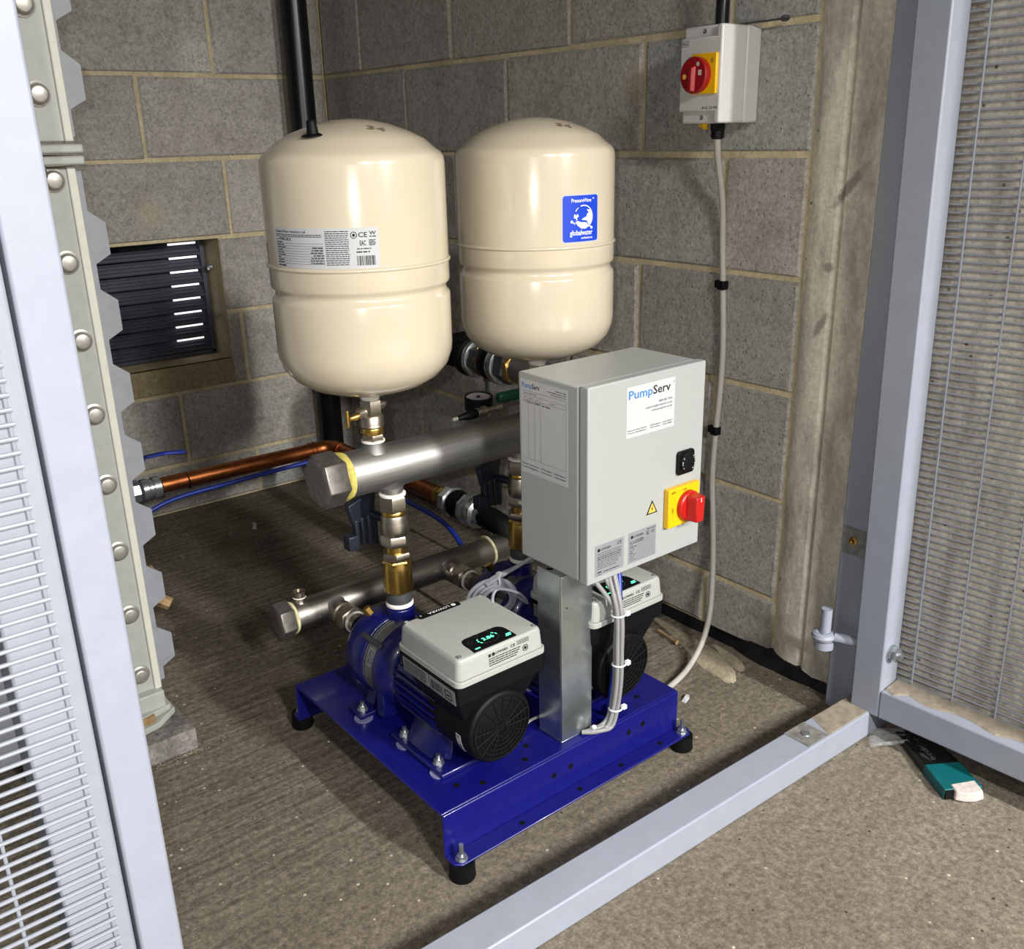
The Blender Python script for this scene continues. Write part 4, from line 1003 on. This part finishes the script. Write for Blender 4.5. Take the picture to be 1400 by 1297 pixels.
# ---------------------------------------------------------------- cables
CBn = thing('cable_bundle', 'grey and blue control cables tied together hanging beside the steel post', 'cable', (-.545, -1.83, BH))
ends = [(-.585, -1.800), (-.562, -1.812), (-.550, -1.815), (-.533, -1.808), (-.522, -1.800)]
bund = [(-.548, -1.838), (-.541, -1.842), (-.551, -1.846), (-.545, -1.850), (-.538, -1.836)]
for i in range(5):
    e, b_ = ends[i], bund[i]
    bx, by = b_[0], b_[1]
    if i < 4:
        pts = [(e[0], e[1], .428), (e[0]+(bx-e[0])*.35, e[1]+(by-e[1])*.4, .398), (bx, by, .345), (bx+.002, by, .28), (bx+.006, by+.004, .21), (bx+.006, by+.012, .150), (bx-.004, by+.014, .125-.002*i), (bx-.026, by+.018, .1165+.0015*(i % 2)), (-.590-.004*i, -1.818+.003*i, .1165)]
        if i == 3: pts = pts[:-1]+[(-.586, -1.822, .1172)]
        MB().tube(pts, .0040, 10, 5).build('grey_cable', 'cable_grey', CBn)
    else:
        MB().tube([(-.512, -1.800, .428), (-.517, -1.815, .395), (bx+.003, by, .340), (bx+.003, by, .30), (bx+.004, by+.006, .255), (bx+.010, by+.02, .20), (bx+.012, by+.03, .13), (-.52, -1.80, .1165), (-.500, -1.785, .1165)], .0052, 10, 5).build('blue_cable', 'cable_blue', CBn)
MB().tube([(-.522, -1.800, .428), (-.528, -1.818, .39), (-.536, -1.842, .335), (-.531, -1.838, .26), (-.535, -1.836, .17), (-.542, -1.828, .122), (-.58, -1.815, .117)], .0042, 10, 5).build('white_cable', 'cable_white', CBn)
for z in (.338, .243, .150):
    y_ = -1.843 if z > .2 else -1.834
    x_ = -.5445 if z > .3 else (-.541 if z > .2 else -.5385)
    MB().ring((x_, y_, z), (0, .1, 1), .0115, .0016, 24, 6).box(x_+.010, x_+.018, y_-.010, y_-.003, z-.003, z+.004).build('cable_tie', 'tie_white', CBn)
MB().lathe([(.003, 0), (.004, .003), (.004, .006), (.001, .008)], (-.580, -1.822, .121), (0, -.5, 1), 10).build('tie_mount', 'tie_white', CBn)

CL = thing('cable_coil', 'coil of pale lilac cable tied up between the two pumps', 'cable', (-.60, -1.57, .25))
cc = Vector((-.605, -1.575, .285)); ux, uy = Vector((.82, -.30, .0)).normalized(), Vector((-.1, -.15, 1)).normalized()
for k in range(4):
    rr = .047-.0062*k; pts = []
    for i in range(25):
        a = R(-60+360*i/24); pts.append(cc+ux*(rr*math.cos(a))+uy*(rr*.92*math.sin(a))+Vector((.001*k, -.0035*k, 0)))
    MB().tube(pts, .0036, 8, 2).build('cable', 'cable_lilac', CL)
for k in range(3):
    top = cc+uy*.045+ux*(.004)
    MB().tube([top+Vector((-.02, -.002*k, -.006)), top+Vector((.004, -.004*k, .003)), (-.555, -1.60-.005*k, .348+.004*k), (-.520, -1.62-.004*k, .378+.003*k), (-.505, -1.60, .42), (-.505, -1.585, .47+.01*k)], .0036, 8, 5).build('cable', 'cable_lilac', CL)
MB().tube([cc+ux*.046, (-.585, -1.655, .300), (-.615, -1.668, .335), (-.655, -1.660, .353), (-.690, -1.690, .353), (-.687, -1.712, .335)], .0026, 8, 5).build('cable', 'cable_lilac', CL)
tp = cc+uy*.041
for q, s_ in ((tp+ux*.012, .016),):
    MB().ring(q, ux, .0125, .0018, 20, 6).box(q.x-.004, q.x+.004, q.y-.010, q.y-.002, q.z+.008, q.z+.017).build('cable_tie', 'tie_white', CL)
MB().box(-.531, -.520, -1.625, -1.612, .368, .381).build('cable_tie', 'tie_white', CL, bevel=.001)
tag(MB().tube([(-.478, -1.560, .555), (-.505, -1.590, .545), (-.522, -1.600, .50), (-.520, -1.605, .44), (-.497, -1.600, .36), (-.488, -1.60, .315)], .0032, 8, 6).build('sensor_cable', 'cable_lilac', org=Vector((-.5, -1.6, .4))), 'pale lilac cable curving down between the discharge manifold and cabinet', 'cable')
tag(MB().tube([(-.700, -1.735, .125), (-.665, -1.738, .123), (-.645, -1.735, .124), (-.60, -1.74, .124), (-.55, -1.742, .122), (-.50, -1.73, .119)], .0026, 8, 5).build('earth_cable', 'cable_grey', org=Vector((-.6, -1.74, BH))), 'thin grey cable lying across the blue base behind the post', 'cable')

# ---------------------------------------------------------------- delivery pipework behind, gauge, sensor
DX, DZ = -.172, .573
dc = thing('delivery_coupling', 'black flexible coupling with ribbed unions beside the right block wall', 'pipe coupling', (DX, -1.05, DZ))
ax = (0, -1, 0)
MB().lathe([(.046, 0), (.048, .003), (.048, .020), (.044, .024), (.036, .026)], (DX, -.935, DZ), ax, 32).build('flange', 'black_rubber', dc)
MB().lathe([(.038, .028), (.046, .032), (.047, .038), (.044, .043), (.038, .045)], (DX, -.935, DZ), ax, 32).build('union_ring', 'galvanised', dc)
MB().lathe([(.036, .044), (.040, .047), (.040, .075), (.037, .078)], (DX, -.935, DZ), ax, 6, .3).build('hex_nut', 'grey_plastic', dc)
MB().ring((DX, -1.005, DZ), ax, .037, .004, 6, 6).build('brass_ring', 'brass', dc)
MB().lathe([(.034, .076), (.042, .088), (.044, .100), (.042, .112), (.036, .124)], (DX, -.935, DZ), ax, 32).build('rubber_bellows', 'black_rubber', dc)
MB().lathe([(.036, .122), (.047, .126), (.048, .140), (.046, .146), (.040, .148)], (DX, -.935, DZ), ax, 32).build('union_ring', 'galvanised', dc)
MB().lathe([(.038, .148), (.043, .152), (.043, .178), (.039, .182)], (DX, -.935, DZ), ax, 6, .3).build('hex_nut', 'grey_plastic', dc)
MB().lathe([(.037, .180), (.041, .184), (.041, .196), (.036, .200)], (DX, -.935, DZ), ax, 6, .6).build('hex_nut', 'brass', dc)
MB().lathe([(.034, .198), (.034, .48)], (DX, -.935, DZ), ax, 28).build('steel_pipe', 'stainless', dc)
g = MB().tube([(DX, -.94, DZ), (DX, -.88, DZ), (DX+.004, -.845, DZ), (DX+.03, -.825, DZ), (DX+.075, -.822, DZ), (-.002, -.822, DZ)], .036, 20, 6)
g.build('elbow', 'black_rubber', dc)
MB().tube([(DX, -1.41, DZ), (DX, -1.46, DZ), (DX+.001, -1.495, DZ), (DX-.03, -1.5, DZ-.004), (DX-.06, -1.5, DZ-.005)], .036, 20, 6).build('elbow', 'stainless', dc)
sr = MB().cyl((DX, -1.008, 0), (DX, -1.008, DZ-.037), .0042, 10); sr.cyl((DX, -1.008, DZ-.052), (DX, -1.008, DZ-.036), .0085, 8); sr.cyl((DX, -1.008, 0), (DX, -1.008, .006), .022, 16)
tag(sr.build('support_rod', 'grey_plastic', org=Vector((DX, -1.008, 0))), 'thin dark support rod from floor to the black coupling', 'rod')
pg = thing('pressure_gauge', 'small black pressure gauge facing up behind the discharge manifold', 'gauge', (-.515, -1.438, .60))
gx, gy, gz = -.517, -1.437, .618
ga = Vector((-.05, -.10, 1)).normalized()
MB().lathe([(.022, -.016), (.0265, -.013), (.0270, .006), (.0270, .012), (.0245, .013), (.0240, .009)], (gx, gy, gz), ga, 32).build('case', 'black_plastic', pg)
gd = MB().lathe([(.0242, .0088), (.0242, .0092)], (gx, gy, gz), ga, 32).build('dial', 'dial_grey', pg)
x_, y_, _a = frame_of(ga); q0 = Vector((gx, gy, gz))+ga*.0098
nd = MB(); nd.add([q0-x_*.0012, q0+x_*.0012, q0+y_*.016+x_*.004], [(0, 1, 2)]); nd.build('needle', 'red', gd, smooth=0)
nd = MB().lathe([(.0035, .0095), (.003, .0125)], (gx, gy, gz), ga, 10).build('needle_hub', 'black_plastic', gd)
MB().cyl((gx+.01, gy-.02, .595), (gx, gy, gz-.014), .007, 12).build('stem', 'nickel', pg)
ps = thing('pressure_sensor', 'nickel pressure sensor with black plug and green handle on the manifold', 'sensor', (-.52, -1.475, .60))
ex = Vector((1, -.10, .07)).normalized(); q = Vector((-.582, -1.475, .609))
MB().lathe([(.003, -.012), (.0045, -.010), (.0065, .002), (.0085, .010), (.0085, .028), (.0075, .030)], q, ex, 16).build('plug', 'black_plastic', ps)
MB().lathe([(.0035, -.022), (.0035, -.008)], q, ex, 8).build('cable_end', 'cable_white', ps)
MB().lathe([(.0085, .030), (.0095, .031), (.0095, .034), (.0080, .035), (.0080, .040), (.0098, .041), (.0098, .050), (.006, .052), (.006, .07), (.009, .072), (.009, .082)], q, ex, 18).build('body', 'nickel', ps)
g = MB(); c_ = q+ex*.098+Vector((0, .012, .010)); g.box(c_.x-.014, c_.x+.045, c_.y-.009, c_.y+.009, c_.z-.007, c_.z+.012)
g.build('green_handle', 'green_plastic', ps, bevel=.005, seg=3)

# ---------------------------------------------------------------- copper supply at the back
cp = thing('copper_pipe', 'copper supply pipe running low along the back wall to the suction manifold', 'pipe', (-.55, -.43, .245))
PZ, PY, PX = .246, -.43, -.310
MB().cyl((-.815, PY, PZ+.002), (PX-.058, PY, PZ), .0212, 24).build('pipe', 'copper', cp)
g = MB()
pts = [(PX-.060, PY, PZ)]+[(PX-.045+.045*math.sin(R(a)), PY-.045+.045*math.cos(R(a)), PZ) for a in range(0, 91, 15)]+[(PX, PY-.060, PZ)]
g.tube(pts, .0225, 20, 0); g.ring((PX-.058, PY, PZ), (1, 0, 0), .0228, .0022, 24, 6); g.ring((PX-.072, PY, PZ), (1, 0, 0), .0222, .0018, 24, 6)
g.build('elbow', 'copper', cp)
MB().cyl((PX, PY-.055, PZ), (PX, -.99, PZ), .0212, 24).build('pipe', 'copper', cp)
MB().ring((-.745, PY, PZ), (1, 0, .1), .0212, .0022, 24, 6).build('pencil_band', 'black_rubber', cp)
g = MB(); g.lathe([(.0215, 0), (.025, .003), (.025, .012), (.022, .016)], (PX, -.975, PZ), (0, -1, 0), 24); g.lathe([(.0235, .014), (.0265, .017), (.0265, .040), (.024, .043)], (PX, -.975, PZ), (0, -1, 0), 8)
g.build('brass_adaptor', 'brass', cp)
MB().lathe([(.026, .040), (.0385, .046), (.0385, .066), (.034, .070), (.034, .076)], (PX, -.975, PZ), (0, -1, 0), 8, .2).build('zinc_union', 'zinc_bright', cp)
MB().lathe([(.033, .074), (.0345, .080), (.031, .098), (.0335, .116), (.034, .122)], (PX, -.975, PZ), (0, -1, 0), 28).build('rubber_sleeve', 'black_rubber', cp)
MB().lathe([(.034, .118), (.0385, .122), (.0385, .140), (.036, .143), (.036, .148), (.0385, .151), (.0385, .170), (.030, .176), (.026, .200)], (PX, -.975, PZ), (0, -1, 0), 8, .2).build('zinc_union', 'zinc_bright', cp)
MB().tube([(PX, -1.165, PZ), (PX, -1.205, PZ), (PX+.003, -1.235, PZ-.012), (PX+.004, -1.243, PZ-.046)], .027, 18, 6).build('elbow', 'black_rubber', cp)
g = MB(); g.lathe([(.024, 0), (.028, .003), (.028, .016), (.024, .020), (.024, .028), (.028, .031), (.028, .048), (.023, .052)], (-.868, PY, PZ+.002), (1, 0, 0), 24)
g.build('compression_fitting', 'zinc_bright', cp)
bv = thing('stop_valve', 'stop valve with bent blue lever behind the grey water tank', 'valve', (-.88, PY, PZ))
g = MB(); g.lathe([(.026, 0), (.031, .004), (.031, .05), (.026, .054)], (-.925, PY, PZ+.002), (1, 0, 0), 8); g.cyl((-.900, PY, PZ), (-.900, PY, .300), .011, 14); g.build('valve_body', 'zinc_bright', bv)
g = MB(); pts = [(-.905, PY, .297), (-.880, PY, .299), (-.862, PY-.002, .315), (-.845, PY-.004, .334), (-.80, PY-.006, .335), (-.742, PY-.008, .328)]
for a, b_ in zip(pts[:-1], pts[1:]):
    a, b_ = Vector(a), Vector(b_); wv = Vector((0, .009, 0)); hv = Vector((0, 0, .0035))
    g.frustum([a-wv-hv, a+wv-hv, a+wv+hv, a-wv+hv], [b_-wv-hv, b_+wv-hv, b_+wv+hv, b_-wv+hv])
g.build('lever', 'cable_blue', bv, bevel=.002)
tag(MB().tube([(-1.00, -.30, .0065), (-.97, -.34, .06), (-.93, -.37, .13), (-.87, -.40, .165), (-.78, -.41, .195), (-.62, -.42, .206), (-.45, -.425, .212), (-.36, -.44, .215), (-.325, -.50, .215), (-.335, -.62, .212), (-.340, -.85, .208), (-.345, -1.05, .20), (-.36, -1.16, .15), (-.38, -1.25, .06), (-.40, -1.30, .012), (-.44, -1.33, .0065)], .0062, 10, 6).build('blue_hose', 'cable_blue', org=Vector((-.5, -.43, .2))), 'thin dark blue hose following the copper pipe along its underside', 'hose')

# ---------------------------------------------------------------- isolator on the right wall
IY0, IY1, IZ0, IZ1 = -1.6485, -1.551, 1.1045, 1.270
iso = thing('isolator_switch', 'white wall isolator box with red knob on the right block wall', 'isolator', (0, -1.6, IZ0))
MB().box(-.042, -.001, IY0, IY1, IZ0, IZ1).build('back_box', 'switch_white', iso, bevel=.004)
fz = MB(); fz.box(-.112, -.0425, IY0, IY1, IZ0+.0205, IZ1-.0185); fz.box(-.102, -.0425, IY0+.0006, IY1-.0006, IZ0, IZ1)
fz.box(-.1118, -.0425, IY0+.0002, IY0+.0145, IZ0+.0003, IZ1-.0003)
fz.build('front_cover', 'switch_white', iso, bevel=.004, seg=3)
IPn = plane((-.112, 0, 0), (0, -1, 0), (0, 0, 1))
for z in (IZ1-.0095, IZ0+.0105): MB().lathe([(.0042, 0), (.0040, .001), (.0018, .001), (.0018, .0002)], (-.102, -1.600, z), (-1, 0, 0), 14).build('cover_screw', 'galvanised', iso)
MB().prism([(u+1.6125, v+1.1890) for u, v in rrect(.058, .068, .002, 2)], IPn, -.0005, .006).build('switch_plate', 'yellow', iso, bevel=.001)
kc = (1.6010, 1.1870)
kb = MB(); kb.lathe([(.0300, .006), (.0310, .010), (.0310, .019), (.0290, .021)], IPn(kc[0], kc[1], 0), (-1, 0, 0), 40); ko = kb.build('switch_knob', 'red_dark', iso)
kb = MB(); kb.frustum([IPn(kc[0]+u, kc[1]+v, .0205) for u, v in ((-.010, -.028), (.006, -.029), (.008, .016), (-.006, .017))], [IPn(kc[0]+u, kc[1]+v, .029) for u, v in ((-.006, -.026), (.002, -.027), (.003, .012), (-.003, .013))]); kb.build('knob_grip', 'red_dark', ko, bevel=.0015)
ik = MB(); disc(ik, IPn, kc[0]-.0185, kc[1]-.002, .0046, .0216); ik.build('knob_window', 'warning_orange', ko, smooth=0)
ik = MB(); disc(ik, IPn, kc[0]+.012, kc[1]+.018, .0038, .0216); rect(ik, IPn, kc[0]+.013, kc[0]+.021, kc[1]-.001, kc[1]+.008, .0216); ik.build('knob_mark', 'torn_card', ko, smooth=0)
ik = MB(); text(ik, IPn, '0', 1.6300, 1.2065, .0052, .0075, .0066); text(ik, IPn, 'BG', 1.5575, 1.2390, .0125, .0050, .0005)
for (u0_, u1_, v0, v1) in ((1.5555, 1.5720, 1.2365, 1.2371), (1.5555, 1.5720, 1.2459, 1.2465), (1.5555, 1.5561, 1.2365, 1.2465), (1.5714, 1.5720, 1.2365, 1.2465)): rect(ik, IPn, u0_, u1_, v0, v1, .0005)
text(ik, IPn, '4P AC 32A IP65', 1.6080, 1.1292, .036, .0045, .0005); ik.build('lettering', 'ink_grey', iso, smooth=0)
g = MB(); g.lathe([(.0135, 0), (.0135, .012), (.011, .014)], (-.060, -1.604, IZ0), (0, 0, -1), 8); g.lathe([(.0115, .012), (.0125, .016), (.0115, .026), (.008, .028)], (-.060, -1.604, IZ0), (0, 0, -1), 20)
g.build('cable_gland', 'black_plastic', iso)
g = MB(); g.cyl((-.066, -1.578, IZ0-.010), (-.066, -1.578, IZ0), .006, 8); g.cyl((-.060, -1.567, IZ0-.006), (-.060, -1.567, IZ0+.001), .007, 12); g.build('earth_tag', 'yellow', iso)
MB().cyl((-.045, -1.628, IZ1+.0015), (-.012, -1.700, IZ1+.0060), .0020, 6).ring((-.012, -1.704, IZ1+.0062), (.3, .3, 1), .006, .0026, 14, 6).build('hanging_key', 'grey_plastic', iso)
tag(MB().tube([(-.064, -1.606, IZ1-.002), (-.063, -1.606, 1.32), (-.050, -1.606, 1.42), (-.030, -1.606, 1.55), (-.02, -1.606, 1.9), (-.02, -1.606, 2.72)], .0125, 16, 6).build('conduit', 'black_pipe', org=Vector((-.064, -1.606, IZ1))), 'black flexible conduit entering the top of the wall isolator', 'conduit')
cab = MB().tube([(-.060, -1.604, IZ0-.024), (-.052, -1.602, 1.040), (-.022, -1.593, .960), (-.009, -1.588, .880), (-.0085, -1.594, .797), (-.0085, -1.602, .678), (-.0085, -1.601, .585), (-.0085, -1.595, .487), (-.0085, -1.592, .387),
                 (-.010, -1.600, .300), (-.015, -1.610, .220), (-.027, -1.622, .150), (-.050, -1.638, .085), (-.090, -1.655, .040), (-.145, -1.672, .014), (-.21, -1.692, .0085), (-.31, -1.71, .0085), (-.42, -1.715, .0085), (-.50, -1.70, .0085)], .0064, 12, 6)
tag(cab.build('power_cable', 'cable_white', org=Vector((-.01, -1.6, .5))), 'pale grey power cable running down the wall to the floor behind the base', 'cable')
for i, (y, z, lb_) in enumerate(((-1.594, .797, 'black cable clip on the wall, upper one level with the right tank'), (-1.595, .490, 'black cable clip on the wall, lower one beside the cabinet'))):
    g = MB(); g.box(-.0175, -.0005, y-.0085, y+.0085, z-.009, z+.009); g.box(-.012, -.0005, y+.006, y+.020, z-.007, z+.009)
    tag(g.build('cable_clip', 'black_plastic', bevel=.002, org=Vector((0, y, z))), lb_, 'cable clip', 'cable clips on the right wall')

# ---------------------------------------------------------------- litter and droppings on the floor
pk = thing('card_packet', 'crushed black and teal card packet lying under the mesh gate', 'packet', (-.10, -2.18, 0))
e0 = Vector((-.018, -2.103, .0)); e1 = Vector((-.1215, -2.262, .0)); ev = (e1-e0).normalized(); en = Vector((-ev.y, ev.x, 0))
PL = (e1-e0).length
def pq(u, v, z): return e0+ev*u+en*v+Vector((0, 0, z))
def slab(u0_, u1_, w0, w1, h0, h1): 
    m_ = MB(); m_.frustum([pq(u0_, -w0, .001), pq(u1_, -w1, .001), pq(u1_, w1, .001), pq(u0_, w0, .001)], [pq(u0_, -w0*.96, h0), pq(u1_, -w1*.96, h1), pq(u1_, w1*.96, h1), pq(u0_, w0*.96, h0)]); return m_
us = PL*.60
slab(.0, us, .031, .034, .012, .019).build('black_sleeve', 'black_card', pk, bevel=.001)
slab(us-.001, PL-.006, .0345, .0355, .0195, .0200).build('teal_sleeve', 'teal_card', pk, bevel=.0015)
g = MB(); rng = random.Random(4)
base_ = [(PL-.016, -.020), (PL+.004, -.020), (PL+.011, -.006), (PL+.013, .012), (PL+.008, .031), (PL-.020, .031)]
g.frustum([pq(a, b_, .004) for a, b_ in base_], [pq(a-.002, b_*.9, .0205+rng.uniform(0, .004)) for a, b_ in base_]); g.build('torn_end', 'torn_card', pk, bevel=.002)
g = MB(); g.frustum([pq(PL-.010, -.033, .003), pq(PL-.001, -.033, .003), pq(PL-.001, -.018, .003), pq(PL-.010, -.018, .003)], [pq(PL-.010, -.033, .0195), pq(PL-.003, -.033, .0175), pq(PL-.003, -.018, .0175), pq(PL-.010, -.018, .0195)]); g.build('open_mouth', 'black_rubber', pk)
PF = lambda u, v, h=0.: pq(u, v, .012+(.019-.012)*u/us+.0006+h)
ik = MB(); text(ik, PF, 'eclipse', .030, -.012, .072, .0125, .0003); disc(ik, PF, .036, -.003, .0205, .0003, 36, .0190, 60, 285)
for i in range(3): rect(ik, PF, .078, .104-.006*i, -.0175-.0030*i, -.0165-.0030*i, .0003)
rng = random.Random(9); small_print(ik, PF, .082, .104, .018, .0012, rng, .0003)
ik.build('packet_lettering', 'ink_grey', pk, smooth=0)
fw = MB(); rng = random.Random(6); nx, ny = 12, 8; vs = []
A0, A1, B0, B1 = Vector((-.062, -2.042, 0)), Vector((-.022, -2.092, 0)), Vector((-.116, -2.080, 0)), Vector((-.060, -2.122, 0))
for j in range(ny+1):
    for i in range(nx+1):
        a, b_ = i/nx, j/ny; p_ = (A0.lerp(A1, a)).lerp(B0.lerp(B1, a), b_)
        vs.append(p_+Vector((rng.uniform(-.001, .001), rng.uniform(-.001, .001), .003+.007*abs(math.sin(b_*9+rng.uniform(-.3, .3)))+.006*a)))
fw.add(vs, [(j*(nx+1)+i, j*(nx+1)+i+1, (j+1)*(nx+1)+i+1, (j+1)*(nx+1)+i) for j in range(ny) for i in range(nx)])
wr_ = fw.build('film_wrapper', 'film', smooth=20, org=Vector((-.07, -2.085, 0))); sol = wr_.modifiers.new('thick', 'SOLIDIFY'); sol.thickness = .0006
tag(wr_, 'crumpled clear film wrapper on the floor beside the threshold end', 'wrapper')

def mound(pts, h, seed):   # low lump along a spine of (x, y, half width)
    m_ = MB(); rng = random.Random(seed); n = 10; rings = []
    for i, (x, y, w_) in enumerate(pts):
        a = Vector(pts[max(i-1, 0)][:2]); b_ = Vector(pts[min(i+1, len(pts)-1)][:2]); t_ = (b_-a).normalized(); nn = Vector((-t_.y, t_.x))
        row = []
        for k in range(n+1):
            s_ = -1+2*k/n; ww = w_*(1+rng.uniform(-.10, .10))
            row.append((x+nn.x*s_*ww, y+nn.y*s_*ww, max(.0004, h*(w_/.03)**.5*(1-s_*s_)*rng.uniform(.75, 1.1))))
        rings.append(row)
    vs = [q for row in rings for q in row]; fs = []
    for i in range(len(rings)-1):
        for k in range(n): fs.append((i*(n+1)+k, i*(n+1)+k+1, (i+1)*(n+1)+k+1, (i+1)*(n+1)+k))
    m_.add(vs, fs); fs2 = []
    return m_
lump = mound([(-.040, -1.470, .006), (-.046, -1.520, .012), (-.058, -1.570, .018), (-.070, -1.620, .026), (-.082, -1.660, .033), (-.094, -1.700, .034), (-.108, -1.735, .024), (-.124, -1.760, .014), (-.130, -1.768, .003)], .011, 1)
tag(lump.build('cement_lump', 'cement_lump', smooth=30, org=Vector((-.08, -1.63, 0))), 'long sandy cement dropping on the floor by the right wall', 'cement lump')
lump = mound([(-.030, -1.640, .004), (-.042, -1.680, .012), (-.056, -1.720, .015), (-.070, -1.745, .010), (-.076, -1.752, .002)], .007, 2)
tag(lump.build('cement_crumb', 'cement_lump', smooth=30, org=Vector((-.05, -1.70, 0))), 'small cement dropping between the long dropping and the wall', 'cement lump')
scw = MB(); scw.cyl((-.085, -1.520, .008), (-.096, -1.585, .008), .0030, 8); scw.lathe([(.0055, 0), (.0055, .002), (.003, .006)], (-.0965, -1.588, .008), (.17, 1, 0), 10)
tag(scw.build('dropped_screw', 'rust_tan', org=Vector((-.09, -1.55, 0))), 'loose screw lying beside the sandy cement dropping', 'screw')
for i, (x, y, a, lb_) in enumerate(((-.245, -1.745, .4, 'tiny white paper scrap on the floor near the back right base corner'), (-.512, -.275, 1.2, 'small white paper scrap on the floor below the copper pipe'))):
    f = MB(); ca, sa = math.cos(a), math.sin(a); s_ = .016 if i == 0 else .030
    pt = lambda u, v, z: (x+u*ca-v*sa, y+u*sa+v*ca, z)
    f.add([pt(-s_, -.004, .001), pt(0, -.007, .004), pt(s_, -.002, .001), pt(s_*.9, .005, .003), pt(.002, .003, .007), pt(-s_*.8, .006, .001)], [(0, 1, 4, 5), (1, 2, 3, 4)])
    o = f.build('paper_scrap', 'paper', smooth=0, org=Vector((x, y, 0))); sl_ = o.modifiers.new('thick', 'SOLIDIFY'); sl_.thickness = .0006
    tag(o, lb_, 'scrap', 'paper scraps')
gr = MB(); rng = random.Random(77)
def crumb(x, y, s_):
    p = [Vector((x+s_*rng.uniform(-1, 1), y+s_*rng.uniform(-1, 1), .0)) for _ in range(3)]; gr.add(p+[Vector((x, y, s_*rng.uniform(.6, 1.2)))], [(0, 1, 3), (1, 2, 3), (2, 0, 3), (0, 2, 1)])
for i in range(900):
    y = rng.uniform(-2.75, -1.2); x = rng.uniform(-1.35, -.02)
    if BX0-.02 < x < BX1+.02 and y > BYF-.05: continue
    if -2.075 < y < -1.94: continue
    crumb(x, y, rng.uniform(.0007, .0021))
for i in range(160):
    crumb(-1.07+rng.gauss(-.05, .04), -1.255+rng.gauss(0, .006), rng.uniform(.001, .002)); crumb(rng.uniform(-.14, -.02), rng.uniform(-1.93, -1.4), rng.uniform(.001, .0025))
tag(gr.build('floor_grit', 'grit', smooth=0), 'loose sandy grit scattered over the concrete floor', 'grit', kind='stuff')

# ---------------------------------------------------------------- ceiling light fittings outside the cage
for i, (bl, pw) in enumerate(BATTENS):
    t_ = thing('batten_light', ('white ceiling batten light hung outside the cage, behind the viewer', 'white ceiling batten light hung outside the cage, beyond the right wall')[i], 'light', (bl[0], bl[1], bl[2]), 'ceiling batten lights')
    MB().box(bl[0]-.045, bl[0]+.045, bl[1]-.62, bl[1]+.62, bl[2]-.02, bl[2]+.05).build('body', 'white_plastic', t_, bevel=.004)
    MB().cyl((bl[0], bl[1]-.59, bl[2]-.045), (bl[0], bl[1]+.59, bl[2]-.045), .016, 14).build('tube', 'tube_light', t_)
    for s_ in (-.55, .55): MB().cyl((bl[0], bl[1]+s_, bl[2]+.05), (bl[0], bl[1]+s_, 2.72), .004, 8).build('hanger', 'zinc_bright', t_)
